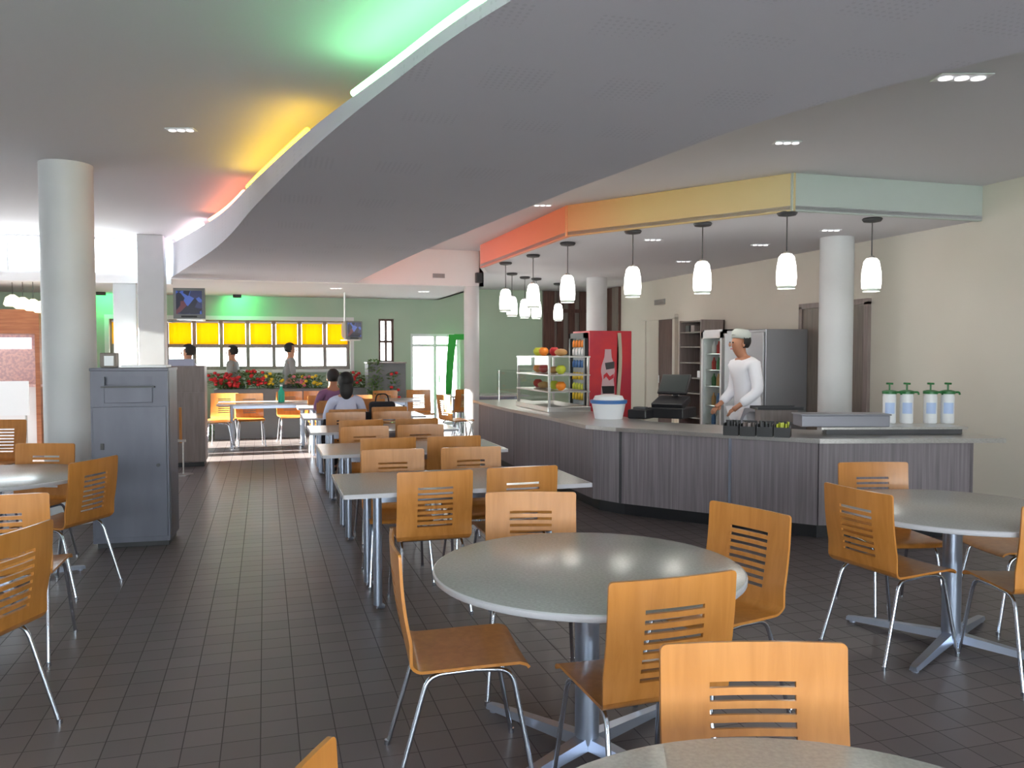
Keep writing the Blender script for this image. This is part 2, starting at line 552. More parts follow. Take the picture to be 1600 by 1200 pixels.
def wall_with_holes(name, axis, at, thick, a0, a1, z0, z1, holes, m):
    "wall along x (axis='x' at y=at) or along y; holes = (a0,a1,z0,z1)"
    bm = bmesh.new()
    cuts = sorted({a0, a1} | {h[0] for h in holes} | {h[1] for h in holes})
    for p, q in zip(cuts, cuts[1:]):
        mid = (p + q) / 2
        hs = sorted([(h[2], h[3]) for h in holes if h[0] < mid < h[1]])
        z = z0
        segs = []
        for h in hs:
            if h[0] > z: segs.append((z, h[0]))
            z = h[1]
        if z < z1: segs.append((z, z1))
        for s in segs:
            c = ((p + q) / 2, at + thick / 2, (s[0] + s[1]) / 2); sz = (q - p, abs(thick), s[1] - s[0])
            if axis == 'y':
                c = (at + thick / 2, c[0], c[2]); sz = (abs(thick), q - p, sz[2])
            box(bm, c, sz)
    return struct(name, bm, m)
# glazing behind the viewer
wall_with_holes('wall_front', 'x', YF - .2, .2, XL, XR, 0, ZC, [(-5.6, 4.8, 0.6, 2.9)], cream_wall)
# left side wall, with two tall openings the sun comes through
wall_with_holes('wall_left', 'y', XL - .2, .2, YF, YB, 0, ZC, [(12.15, 13.45, 0.02, 3.22), (14.1, 15.2, 0.6, 2.5)], white_paint)
WX0 = Yp(172, YB).x; WX1 = Yp(547, YB).x
SX0 = Yp(592, YB).x; SX1 = Yp(616, YB).x
DX0 = Yp(642, YB).x; DX1 = Yp(719, YB).x
ZW0, ZW1 = 1.22, 2.22
wall_with_holes('wall_back', 'x', YB, .2, XL, XR, 0, ZS + .1,
                [(WX0, WX1, ZW0, ZW1), (SX0, SX1, 1.35, 2.28), (DX0, DX1, 0, 1.97)], green_wall)
# bulkhead and clerestory
bm = bmesh.new()
box(bm, ((-1.36 + 3.6) / 2, YBH + .075, (ZA + ZC) / 2), (4.96, .15, ZC - ZA))
box(bm, ((XL - 1.36) / 2, YBH + .075, 2.685), (-1.36 - XL, .15, .13))
box(bm, (3.56, (YBH + YB) / 2, (ZA + ZC) / 2), (.08, YB - YBH, ZC - ZA))
struct('trim_1', bm, white_paint)

def glazing(name, x0, x1, y, z0, z1, nx, rails=(), m=white_pl, fw=0.05, axis='x', dep=0.07):
    bm = bmesh.new()
    def b(c, s):
        if axis == 'y': c = (c[1], c[0], c[2]); s = (s[1], s[0], s[2])
        box(bm, c, s)
    for k in range(nx + 1):
        x = x0 + (x1 - x0) * k / nx
        x = min(max(x, x0 + fw / 2), x1 - fw / 2)
        b((x, y, (z0 + z1) / 2), (fw, dep, z1 - z0))
    for z in [z0 + fw / 2, z1 - fw / 2] + list(rails):
        b(((x0 + x1) / 2, y, z), (x1 - x0, dep - .004, fw))
    fo = struct(name, bm, m)
    for k in range(nx):
        a = x0 + (x1 - x0) * k / nx; c = x0 + (x1 - x0) * (k + 1) / nx
        bm = bmesh.new()
        b(((a + c) / 2, y, (z0 + z1) / 2), (c - a - fw, .008, z1 - z0 - 2 * fw))
        g = obj('pane', bm, glass, parent=fo)
    return fo
glazing('window_1', -5.6, 4.8, YF - .1, .6, 2.9, 8, (2.2,))
glazing('window_2', XL, -1.36, YBH + .07, 2.75, ZC, 3, fw=.03)
glazing('window_3', WX0, WX1, YB + .1, ZW0, ZW1, 9, (1.70,), m=cab_brown, fw=.07)
glazing('window_4', SX0, SX1, YB + .1, 1.35, 2.28, 2, (1.80,), m=brown, fw=.05)
glazing('window_5', 12.15, 13.45, XL - .1, .02, 3.22, 1, fw=.04, axis='y')
glazing('window_6', 14.1, 15.2, XL - .1, .6, 2.5, 1, fw=.04, axis='y')
# glazed back door
dr = glazing('door_1', DX0, DX1, YB + .1, 0, 1.97, 2, (1.72,), m=white_pl, fw=.06)
bx('door_handle', ((DX0 + DX1) / 2 + .08, YB + .04, 1.0), (.03, .05, .16), steel, parent=dr, bev=.006)
# white frame round the ribbon window
bm = bmesh.new()
for z, h in ((ZW1 + .04, .08), (ZW0 - .03, .06)):
    box(bm, ((WX0 + WX1) / 2, YB - .015, z), (WX1 - WX0 + .16, .07, h))
for x in (WX0 - .04, WX1 + .04):
    box(bm, (x, YB - .012, (ZW0 + ZW1) / 2), (.08, .06, ZW1 - ZW0))
struct('trim_2', bm, white_paint)
# roller blinds, one to each window bay
pitch = (WX1 - WX0) / 9
bl = None
ordn = ['leftmost', 'second', 'third', 'fourth', 'fifth', 'sixth', 'seventh', 'eighth', 'rightmost']
for k in range(9):
    x = WX0 + pitch * (k + .5)
    lab = 'yellow roller blind pulled halfway down the back window, ' + (ordn[k] if k in (0, 8) else ordn[k] + ' from the left')
    if bl is None:
        bl = thing('roller_blind', lab, 'blind', (x, YB + .02, 0), 0, 'yellow blinds in the back window')
        bm = bmesh.new()
        us = [-pitch / 2 + .045 + (pitch - .09) * i / 10 for i in range(11)]
        shell(bm, lambda u, v: (Vector((u, .004 * math.sin(u * 40), v)), Vector((0, 1, 0))), us, [1.735, 1.95, 2.16], .003)
        obj('fabric', bm, yellow, bl)
        bm = bmesh.new(); tube(bm, [(-pitch / 2 + .04, 0, 2.175), (pitch / 2 - .04, 0, 2.175)], .018)
        obj('roller', bm, white_pl, bl, smooth=40)
        bm = bmesh.new(); box(bm, (0, 0, 1.728), (pitch - .09, .016, .018), bev=.003)
        obj('bottom_bar', bm, cab_brown, bl)
    else:
        dup(bl, (x, YB + .02, 0), 0, lab)

# ------------------------------------------------------------------ serving area soffit with coloured fascia
FS = [P(1580, 292, ZC), P(1240, 270, ZC), P(885, 321, ZC), P(750, 383, ZC)]
FS[0] = FS[1] + (P(1556, 292, ZC) - FS[1]) * 1.0
dirv = (FS[0] - FS[1]); FS[0] = FS[1] + dirv * ((XR - FS[1].x) / dirv.x)
FS[3] = Vector((FS[3].x, FS[3].y, 0))
poly = [(FS[0].x, FS[0].y), (FS[1].x, FS[1].y), (FS[2].x, FS[2].y), (FS[3].x, FS[3].y), (3.6, YBH), (3.6, YB), (XR, YB)]
bm = bmesh.new(); prism(bm, poly[::-1], ZS, ZS + .04)
struct('ceiling_serving', bm, ceil_paint)
def facet(name, a, b, m):
    a = Vector((a[0], a[1], 0)); b = Vector((b[0], b[1], 0))
    L = (b - a).length; ang = math.atan2(b.y - a.y, b.x - a.x)
    bm = bmesh.new(); box(bm, (L / 2, .03, (ZS + ZC) / 2 - .002), (L + .03, .06, ZC - ZS + .02))
    return struct(name, bm, m, loc=(a.x, a.y, 0), rz=ang)
facet('trim_3', poly[3], poly[2], MATS['fascia_salmon'])
facet('trim_4', poly[2], poly[1], MATS['fascia_yellow'])
facet('trim_5', poly[1], poly[0], fascia_blue)
facet('trim_6', poly[4], poly[3], white_paint)

# ------------------------------------------------------------------ sweeping lowered ceiling
LEFT = [(4.6, -3.9, 3.1, 3.12), (2.9, -1.0, 3.08, 3.11), (1.75, 1.4, 3.03, 3.08)]
for (px, py, z, zt, X, d) in [(800, 0, 3.0, 3.06, 0, 3.3), (600, 140, 2.95, 3.03, -.67, 4.28), (480, 240, 2.9, 3.04, -1.36, 5.45),
                              (400, 320, 2.85, 3.07, -2.2, 7.07), (340, 385, 2.79, 3.13, -3.4, 9.5), (272, 432, 2.72, 3.19, -5.25, 12.66)]:
    p = P(px, py, z)
    LEFT.append((p.x, min(p.y, YBH), z, zt))
RIGHT = [(7.1, -3.9, 3.1), (5.6, -1.0, 3.08), (4.4, 1.2, 3.03)]
for (px, py, z) in [(1600, 80, 3.0), (1200, 187, 2.95), (980, 265, 2.9), (860, 310, 2.87), (700, 375, 2.8), (620, 410, 2.76), (555, 442, 2.71)]:
    p = P(px, py, z)
    RIGHT.append((p.x, min(p.y, YBH), z))
RIGHT[-1] = (RIGHT[-1][0], YBH, 2.71)
LEFT[-1] = (-1.36, YBH, 2.72, 3.22)
def spline(pts, n):
    out = []
    N = len(pts) - 1
    for s in range(n + 1):
        t = s / n * N
        i = min(int(t), N - 1); f = t - i
        g = lambda k: Vector(pts[max(0, min(N, k))]) if len(pts[0]) < 4 else None
        def cp(k):
            return pts[max(0, min(N, k))]
        p = []
        for q in range(len(pts[0])):
            a, b, c, d = cp(i - 1)[q], cp(i)[q], cp(i + 1)[q], cp(i + 2)[q]
            p.append(0.5 * (2 * b + (c - a) * f + (2 * a - 5 * b + 4 * c - d) * f * f + (3 * b - a - 3 * c + d) * f ** 3))
        out.append(p)
    return out
NL = 72
Ls, Rs = spline(LEFT, NL), spline(RIGHT, NL)
bm = bmesh.new()
rows = []
TH = 0.03
for l, r in zip(Ls, Rs):
    # bottom-left, bottom-right, top-right, inner top-right, inner top-left, top-left
    dx = Vector((r[0] - l[0], r[1] - l[1], 0)).normalized()
    bl_ = Vector((l[0], l[1], l[2])); br_ = Vector((r[0], r[1], r[2]))
    tl = Vector((l[0], l[1], l[3])); tr_ = Vector((r[0], r[1], r[2] + .12))
    ti = tl + dx * .03; bi = Vector((l[0], l[1], l[2])) + dx * .03 + Vector((0, 0, .03))
    ri = tr_ - dx * .03; rj = br_ - dx * .03 + Vector((0, 0, .03))
    rows.append([bm.verts.new(v) for v in (bl_, br_, tr_, ri, rj, bi, ti, tl)])
for a, b in zip(rows, rows[1:]):
    for k in range(8):
        bm.faces.new((a[k], a[(k + 1) % 8], b[(k + 1) % 8], b[k]))
bm.faces.new(rows[0][::-1]); bm.faces.new(rows[-1])
struct('ceiling_sweep', bm, grey_paint, smooth=35)
# cove tube lights along its left lip, in coloured runs
def cove_run(y0, y1, colour, label, right=False):
    pts = []
    for l, r in zip(Ls, Rs):
        if right:
            if y0 <= r[1] <= y1:
                dx = Vector((r[0] - l[0], r[1] - l[1], 0)).normalized()
                pts.append(Vector((r[0], r[1], r[2] + .17)) - dx * .10)
        elif y0 <= l[1] <= y1:
            dx = Vector((r[0] - l[0], r[1] - l[1], 0)).normalized()
            p = Vector((l[0], l[1], l[3])) + dx * .05 + Vector((0, 0, .06))
            pts.append(p)
    t = thing('cove_light', label, 'light', pts[0], 0, 'coloured tube lights behind the ceiling edge')
    bm = bmesh.new(); tube(bm, [p - pts[0] for p in pts], .019, 8)
    obj('tube', bm, ledm[colour], t, smooth=60)
    bm = bmesh.new(); tube(bm, [p - pts[0] - Vector((0, 0, .045)) for p in pts], .026, 4)
    obj('channel', bm, white_pl, t)
cove_run(1.2, 4.9, 'green', 'green tube light glowing behind the edge of the sweeping grey ceiling')
cove_run(5.7, 8.3, 'yellow', 'yellow tube light glowing behind the edge of the sweeping grey ceiling')
cove_run(8.3, 11.0, 'red', 'orange red tube light glowing behind the edge of the sweeping grey ceiling')
cove_run(11.0, 13.4, 'white', 'pinkish white tube light at the far end of the sweeping ceiling edge')

cove_run(9.6, 13.2, 'redwash', 'red tube light hidden on the counter side edge of the sweeping ceiling', True)
cove_run(5.2, 9.2, 'amber', 'amber tube light hidden on the counter side edge of the sweeping ceiling', True)

# ------------------------------------------------------------------ columns
def round_col(name, p, r, z1):
    bm = bmesh.new(); lathe(bm, [(r, 0), (r, z1)], 48, (p[0], p[1], 0))
    o = struct(name, bm, col_paint, smooth=40)
    return o
C1 = Dp(109.5, 7.6)
round_col('column_1', C1, .225, ZC)
C2 = Yp(240, 13.28)
bx('column_2', (C2.x, C2.y, ZC / 2), (.36, .36, ZC), col_paint, bev=.01, fn=struct)
C3 = Yp(198, 13.72)
bx('column_3', (C3.x, C3.y, 1.31), (.32, .2, 2.62), col_paint, bev=.01, fn=struct)
C4 = Yp(737, 13.68)
round_col('column_4', C4, .13, 2.7)
C5 = Dp(1305, 9.9)
round_col('column_5', C5, .195, ZS)
C6 = Dp(932, 15.2)
round_col('column_6', C6, .19, ZS)

# ------------------------------------------------------------------ chair
def make_chair(label):
    t = thing('dining_chair', label, 'chair')
    Wd, T = .455, .011
    # profile of the bent plywood from seat front to top of back (y,z)
    prof = [(.215, .438), (.205, .450), (.18, .458), (.05, .455), (-.10, .450), (-.165, .449)]
    cx, cz, rr = -.165, .499, .05
    for k in range(1, 6):
        a = -PI / 2 - k / 6 * (PI / 2 - .10)
        prof.append((cx + rr * math.cos(a), cz + rr * math.sin(a)))
    back0 = len(prof) - 1
    y0, z0 = prof[-1]
    H = .875
    def back_pt(v):          # v height
        s = (v - z0) / (H - z0)
        return y0 - .055 * s - .012 * math.sin(s * PI)
    def S_seat(u, v):
        i = min(int(v), len(prof) - 2); f = v - i
        y = prof[i][0] * (1 - f) + prof[i + 1][0] * f
        z = prof[i][1] * (1 - f) + prof[i + 1][1] * f
        ty = prof[min(i + 1, len(prof) - 1)][0] - prof[i][0]; tz = prof[min(i + 1, len(prof) - 1)][1] - prof[i][1]
        n = Vector((0, tz, -ty)).normalized()
        s = min(1, max(0, (v - 5) / 5))
        wv = (.205 + .015 * s) / .22
        dish = -.006 * (1 - (u / .22) ** 2) if v < 5 else 0
        return Vector((u * wv, y - .010 * (u / .22) ** 2 * 0, z + dish)), n
    us = [-.228 + .456 * i / 10 for i in range(11)]
    bm = bmesh.new(); shell(bm, S_seat, us, [0, .5, 1, 1.5, 2, 3, 4, 5, 6, 7, 8, 9, 10], T)
    obj('seat', bm, wood, t, smooth=50)
    # backrest with eight slots
    zs = [z0, z0 + .03]
    top = H - .095
    slots = []
    for k in range(8):
        b = top - k * .0325
        slots.append((b - .0145, b))
    for a, b in sorted(slots): zs += [a, b]
    zs += [H - .05, H - .015, H - .011, H - .006, H - .002, H]
    zs = sorted(zs)
    bus = [-.228, -.226, -.222, -.217, -.213, -.165, -.106, -.05, 0, .05, .106, .165, .213, .217, .222, .226, .228]
    isslot = lambda i, j: 6 <= i <= 9 and any(abs(zs[j] - a) < 1e-6 for a, b in slots)
    def S_back(u, v):
        y = back_pt(v) + .016 * (u / .22) ** 2 * min(1, (v - z0) / .08)
        uu, vv = u, v
        cr = .015
        if v > H - cr and abs(u) > .228 - cr:
            a_, b_ = (abs(u) - (.228 - cr)) / cr, (v - (H - cr)) / cr
            uu = math.copysign(.228 - cr + cr * a_ * math.sqrt(1 - b_ * b_ / 2), u)
            vv = H - cr + cr * b_ * math.sqrt(1 - a_ * a_ / 2)
        dy = back_pt(v + .01) - back_pt(v)
        n = Vector((-.14 * u / .22, 1, -dy / .01)).normalized()
        return Vector((uu, y, vv)), n
    bm = bmesh.new(); shell(bm, S_back, bus, zs, T, isslot)
    obj('backrest', bm, wood, t, smooth=50)
    r = .0095
    for s in (-1, 1):
        pf = arc_path([(s * .215, .235, .0), (s * .185, .155, .428), (s * .185, .02, .436)], .055)
        bm = bmesh.new(); tube(bm, pf, r, 8)
        lathe(bm, [(.012, 0), (.012, .02)], 8, (s * .215, .235, 0))
        obj('leg', bm, chrome, t, smooth=50)
        pr = arc_path([(s * .215, -.275, .0), (s * .185, -.150, .428), (s * .185, .02, .436)], .055)
        bm = bmesh.new(); tube(bm, pr, r, 8)
        lathe(bm, [(.012, 0), (.012, .02)], 8, (s * .215, -.275, 0))
        obj('leg', bm, chrome, t, smooth=50)
    bm = bmesh.new()
    tube(bm, [(-.185, -.11, .434), (.185, -.11, .434)], .008, 8)
    tube(bm, [(-.185, .12, .434), (.185, .12, .434)], .008, 8)
    obj('cross_bar', bm, chrome, t, smooth=50)
    return t
CH0 = None
def chair_at(p, f, label, group=None):
    "p = ground point under the middle of the backrest, f = facing vector (world)"
    global CH0
    f = Vector((f[0], f[1], 0)).normalized()
    loc = Vector((p[0], p[1], 0)) + f * .235
    rz = math.atan2(-f.x, f.y)
    if CH0 is None:
        CH0 = make_chair(label)
        CH0.location = loc; CH0.rotation_euler = (0, 0, rz)
        if group: CH0['group'] = group
        return CH0
    if group is None and 'group' in CH0: pass
    r = dup(CH0, loc, rz, label, group)
    if group is None and 'group' in r: del r['group']
    return r
def chair_cam(X, d, fX, fd, label, group=None):
    return chair_at(W(X, d), W(fX, fd), label, group)
G1 = 'plywood chairs round the round tables'
chair_cam(.585, 1.94, 0.02, -1, 'plywood slotted back chair facing the viewer across the closest round table', G1)
chair_cam(-.35, 1.26, .98, -.15, 'plywood chair at the bottom edge of the picture, only its top corner showing', G1)
chair_cam(-.42, 3.04, .97, .2, 'plywood chair seen side on at the left of the middle round table', G1)
chair_cam(.505, 2.57, -.33, .945, 'plywood chair turned away at the near right of the middle round table', G1)
chair_cam(1.06, 3.68, -.83, -.56, 'plywood chair at the right side of the middle round table, by the counter aisle', G1)
chair_cam(.095, 4.08, .02, -1, 'plywood chair facing the viewer on the far side of the middle round table', G1)
chair_cam(1.80, 4.22, .92, .38, 'plywood chair at the left of the right hand round table, back to the viewer', G1)
chair_cam(2.31, 5.2, .05, -1, 'plywood chair facing the viewer beyond the right hand round table, before the counter', G1)
chair_cam(2.56, 3.75, -.05, 1, 'plywood chair cut off by the right picture edge, seen from behind', G1)
chair_cam(3.17, 4.75, -1, -.05, 'plywood chair at the right of the right hand table, only its seat showing', G1)
chair_cam(-2.77, 5.38, -.98, .2, 'plywood chair right of the left round table, in front of the grey cabinet', G1)
chair_cam(-3.60, 6.28, .0, -1, 'plywood chair beyond the left round table, beside the round column', G1)
chair_cam(-2.55, 4.05, -.25, .97, 'plywood chair seen from behind at the near side of the left round table', G1)
chair_cam(-1.99, 3.22, -1, .12, 'closest plywood chair on the left, turned side on, cut off by picture edge', G1)
chair_cam(-5.3, 8.5, .1, -1, 'plywood chair far left behind the left round table, facing the viewer', G1)
chair_cam(-4.95, 7.1, .15, 1, 'plywood chair at far left seen from behind, in front of a farther chair', G1)

# ------------------------------------------------------------------ round tables
def make_round_table(label):
    t = thing('round_table', label, 'table', group='round grey pedestal tables')
    Rr = .60; zt = .745
    bm = bmesh.new(); lathe(bm, [(Rr - .004, zt - .024), (Rr - .003, zt - .001), (Rr - .006, zt)], 72)
    obj('tabletop', bm, laminate, t, smooth=30)
    bm = bmesh.new()
    lathe(bm, [(Rr - .004, zt - .027), (Rr + .002, zt - .022), (Rr + .003, zt - .005), (Rr - .004, zt - .0005), (Rr - .006, zt - .004), (Rr - .006, zt - .026)], 72, capb=False, capt=False)
    obj('edge_band', bm, edge, t, smooth=50)
    bm = bmesh.new(); lathe(bm, [(.048, .05), (.048, zt - .03), (.048, zt - .024)], 24)
    obj('pedestal', bm, alu, t, smooth=40)
    bm = bmesh.new()
    box(bm, (0, 0, zt - .032), (.46, .06, .014)); box(bm, (0, 0, zt - .032), (.06, .46, .014))
    obj('top_bracket', bm, dark, t)
    for k in range(4):
        a = R(45 + 90 * k)
        bm = bmesh.new()
        sec = [(.03, .035, .030, .075), (.25, .028, .022, .058), (.52, .024, .012, .036), (.56, .020, .010, .030)]
        rings = []
        for (x, hw, zb, zt2) in sec:
            rings.append([bm.verts.new(v) for v in ((x, -hw, zb), (x, hw, zb), (x, hw * .75, zt2), (x, -hw * .75, zt2))])
        for p, q in zip(rings, rings[1:]):
            for i in range(4): bm.faces.new((p[i], p[(i + 1) % 4], q[(i + 1) % 4], q[i]))
        bm.faces.new(rings[0][::-1]); bm.faces.new(rings[-1])
        lathe(bm, [(.018, 0), (.018, .014)], 12, (.53, 0, 0))
        bmesh.ops.rotate(bm, cent=(0, 0, 0), matrix=Matrix.Rotation(a, 3, 'Z'), verts=bm.verts)
        obj('foot', bm, alu, t)
    return t
rt = make_round_table('grey round table in the middle, with four plywood chairs drawn up')
rt.location = W(.295, 3.17); rt.rotation_euler = (0, 0, -YAW)
dup(rt, W(2.37, 4.37), -YAW, 'grey round table on the right, in front of the serving counter')
o = dup(rt, W(.50, 1.15), -YAW, 'closest grey round table, cut off by the bottom edge of the picture')
dup(rt, W(-3.5, 5.5), -YAW, 'grey round table at the left, between chairs and the round column')

# ------------------------------------------------------------------ rows of long tables
def make_long_table(label):
    t = thing('long_table', label, 'table', group='long grey tables in a row')
    Lx, Ly, zt = 1.56, .86, .745
    bm = bmesh.new(); box(bm, (Lx / 2, Ly / 2, zt - .012), (Lx - .006, Ly - .006, .023), bev=.003)
    obj('tabletop', bm, laminate, t)
    bm = bmesh.new()
    for (a, b) in (((0, 0), (Lx, 0)), ((Lx, 0), (Lx, Ly)), ((Lx, Ly), (0, Ly)), ((0, Ly), (0, 0))):
        c = ((a[0] + b[0]) / 2, (a[1] + b[1]) / 2, zt - .014)
        box(bm, c, (abs(a[0] - b[0]) + .006, abs(a[1] - b[1]) + .006, .026))
    obj('edge_band', bm, edge, t)
    bm = bmesh.new()
    for y in (.17, Ly - .17):
        box(bm, (Lx / 2, y, zt - .06), (Lx - .44, .025, .05))
    for x in (.22, Lx - .22):
        box(bm, (x, Ly / 2, zt - .06), (.03, Ly - .34, .05))
    obj('apron', bm, alu, t)
    for x in (.22, Lx - .22):
        for y in (.17, Ly - .17):
            bm = bmesh.new()
            tube(bm, [(x, y, .03), (x, y, zt - .03)], .027, 14)
            tube(bm, [(x, y, .03), (x + (.04 if x < 1 else -.04), y, .014)], [.027, .012], 12)
            obj('leg', bm, alu, t, smooth=40)
    return t
nth = ['first', 'second', 'third', 'fourth', 'fifth']
LT = None
TX, TY, TP = .43, 4.83, 1.92
for i in range(5):
    lab = ('long grey table nearest the viewer in the row beside the counter' if i == 0 else
           '%s long grey table from the front in the row beside the counter' % nth[i])
    if LT is None:
        LT = make_long_table(lab); LT.location = (TX, TY, 0)
    else:
        dup(LT, (TX + .01 * i, TY + TP * i, 0), 0, lab)
    for side, nm in ((0, 'near'), (1, 'far')):
        for q, sd_ in ((.54, 'left'), (1.10, 'right')):
            jx = random.uniform(-.02, .02); jy = random.uniform(-.03, .03)
            y = TY + TP * i - .03 + jy if side == 0 else TY + TP * i + 1.06 + jy
            ang = random.uniform(-.03, .03)
            if i >= 3 and side == 0 and q < 1: y = TY + TP * i - .36; jx = 0; ang = 0
            f = (ang, 1) if side == 0 else (ang, -1)
            chair_at((TX + q + jx + (0 if side == 0 else -.07), y), f,
                     'plywood chair on the %s side of the %s long table, %s of the pair' % (nm, nth[i], sd_),
                     'plywood chairs at the long tables')

# tables and chairs in the far bay under the windows
def bay_chair(px, d, f, label):
    p = Dp(px, d)
    return chair_at(p, f, label, 'plywood chairs in the far bay')
TA = Yp(338, 13.9).x
bay_chair(389, 13.95, (.1, -1), 'bright sunlit plywood chair in the far bay, facing the aisle')
bay_chair(350, 14.0, (-.1, -1), 'plywood chair left of the bright sunlit chair in the far bay')
bay_chair(452, 14.6, (.1, -1), 'plywood chair left of the purple dressed person in the far bay')
bay_chair(494, 14.8, (-.1, -1), 'plywood chair behind the purple dressed person in the far bay')
bay_chair(316, 13.2, (1, .0), 'plywood chair at the right edge of the taupe cabinet, far bay')
bay_chair(266, 14.3, (.5, 1), 'plywood chair glimpsed between the grey and the taupe cabinets')
bay_chair(602, 14.95, (.1, -1), 'plywood chair in the far bay in front of the grey planter cabinet')
bay_chair(654, 15.3, (0, -1), 'plywood chair in the far bay left of the glazed back door')
bay_chair(694, 13.5, (.95, .3), 'plywood chair seen side on below the glazed back door')
bay_chair(727, 15.5, (-.3, .95), 'plywood chair seen from behind beside the slim round column')
for x, y, lab in ((TA, 13.78, 'long grey table in the far bay with sunlit chairs beyond'),
                  (TA + 1.75, 13.98, 'long grey table in the far bay behind the purple dressed person'),
                  (3.35, 15.1, 'long grey table in the far bay at the glazed back door')):
    dup(LT, (x, y, 0), 0, lab)['group'] = 'grey tables in the far bay'

# ------------------------------------------------------------------ serving counter
V2 = lambda p: Vector((p[0], p[1]))
CF = [V2(P(1572, 685, .86)), V2(P(1281, 686, .86)), V2(P(1136, 678, .86)), V2(P(962, 668, .86)), V2(P(915, 664, .86)),
      V2(P(862, 652, .86)), V2(P(792, 638, .86)), V2((2.98, 11.9))]
def offset(pl, d):
    out = []
    n = len(pl)
    for i in range(n):
        ns = []
        if i > 0: t = (pl[i] - pl[i - 1]).normalized(); ns.append(Vector((-t.y, t.x)))
        if i < n - 1: t = (pl[i + 1] - pl[i]).normalized(); ns.append(Vector((-t.y, t.x)))
        if len(ns) == 2:
            m_ = (ns[0] + ns[1]).normalized(); k = d / max(.4, m_.dot(ns[0]))
        else:
            m_ = ns[0]; k = d
        out.append(pl[i] + m_ * k)
    return out
sgn = -1
CB = offset(CF, sgn * .09)
CK = offset(CF, sgn * .17)
CI = offset(CF, sgn * .80)
CB[0] = CB[0] + (CB[1] - CB[0]).normalized() * .22
CK[0] = CK[0] + (CK[1] - CK[0]).normalized() * .26
CI2 = offset(CF, sgn * .74); CI2[0] = CI2[0] + (CI2[1] - CI2[0]).normalized() * .22
ct = thing('serving_counter', 'long faceted serving counter clad in grey wood panels', 'counter')
for i in range(len(CB) - 1):
    a, b = CB[i], CB[i + 1]
    t = (b - a).normalized(); nrm = Vector((-t.y, t.x)) * sgn
    g = .006
    q = [a + t * g, b - t * g, b - t * g + nrm * .03, a + t * g + nrm * .03]
    bm = bmesh.new(); prism(bm, q, .12, .82)
    obj('front_panel', bm, counter_lam, ct)
bm = bmesh.new()
prism(bm, [CB[0] + (CB[1] - CB[0]).normalized() * .0, CB[0] + (CB[1] - CB[0]).normalized() * .03, CI2[0] + (CI2[1] - CI2[0]).normalized() * .03, CI2[0]], .12, .82)
obj('end_panel', bm, counter_lam, ct)
bm = bmesh.new(); prism(bm, CK + CI2[::-1], 0, .119)
obj('plinth', bm, black, ct)
inn = offset(CF, sgn * .125); inn[0] = inn[0] + (inn[1] - inn[0]).normalized() * .26
bm = bmesh.new(); prism(bm, inn + CI2[::-1], .121, .815)
obj('carcass', bm, dark, ct)
for i in (2, 3):
    a = CB[i]; t = (CB[i] - CB[i - 1]).normalized(); nrm = Vector((-t.y, t.x)) * -sgn
    bm = bmesh.new(); box(bm, (a.x + nrm.x * .002, a.y + nrm.y * .002, .47), (.022, .022, .70), rz=math.atan2(t.y, t.x))
    obj('joint_strip', bm, alu if i == 2 else dark, ct)
bm = bmesh.new(); prism(bm, CF + CI[::-1], .822, .86)
wt = obj('worktop', bm, steel)
tag(wt, 'stainless steel worktop running along the top of the serving counter', 'worktop')
# raised ledge at the right part
e0, e1 = offset(CF, sgn * .34), offset(CF, sgn * .72)
t01 = (e0[1] - e0[0]).normalized()
lq = [e0[0] + t01 * .12, e0[1] - t01 * .05, e1[1] - t01 * .05 + Vector((0, 0)), e1[0] + t01 * .12]
lt_ = thing('raised_ledge', 'low steel ledge with dark underside on the right end of the counter', 'ledge')
bm = bmesh.new(); prism(bm, lq, .905, .925); obj('shelf_top', bm, steel, lt_)
lc = sum(lq, Vector((0, 0))) / 4
bm = bmesh.new(); prism(bm, [lc + (p - lc) * .93 for p in lq], .861, .905); obj('base', bm, dark, lt_)

# things on the counter
def on(px, py, z):
    return P(px, py, z)
base_m = []
for k, px in enumerate((1389, 1416, 1453, 1480)):
    p = on(px, 661, .926)
    if not base_m:
        t = thing('pump_dispenser', '', 'dispenser', p, 0, 'white dispensers with green lids on the counter')
        bm = bmesh.new(); lathe(bm, [(.052, 0), (.058, .01), (.058, .24), (.052, .27)], 20)
        obj('jar', bm, white_pl, t, smooth=40)
        bm = bmesh.new(); lathe(bm, [(.064, .27), (.064, .295), (.03, .305)], 20)
        obj('lid', bm, green_pl, t, smooth=40)
        bm = bmesh.new(); tube(bm, [(0, 0, .30), (0, 0, .365)], .008, 8)
        tube(bm, [(-.03, 0, .365), (.03, 0, .362)], .009, 8)
        obj('pump', bm, green_pl, t)
        bm = bmesh.new(); tube(bm, arc_path([(0, -.0, .285), (.10, -.01, .285), (.105, -.01, .262)], .02), .009, 8)
        obj('spout', bm, green_pl, t)
        bm = bmesh.new(); shell(bm, lambda u, v: (Vector((.0592 * math.cos(u), .0592 * math.sin(u), v)), Vector((math.cos(u), math.sin(u), 0))), [R(-150 + 12 * i) for i in range(8)], [.09, .14, .19], .002)
        obj('marking', bm, mat('pale_blue_label', (.45, .58, .85), .5), t)
        base_m.append(t)
        o = t
        o.location = p; o.rotation_euler = (0, 0, -YAW)
    else:
        o = dup(base_m[0], p, -YAW, '')
    o['label'] = ['leftmost white dispenser with green lid, next to the steel box',
                  'second white dispenser with green lid from the left',
                  'third white dispenser with green lid from the left',
                  'rightmost white dispenser with green lid on the counter end'][k]
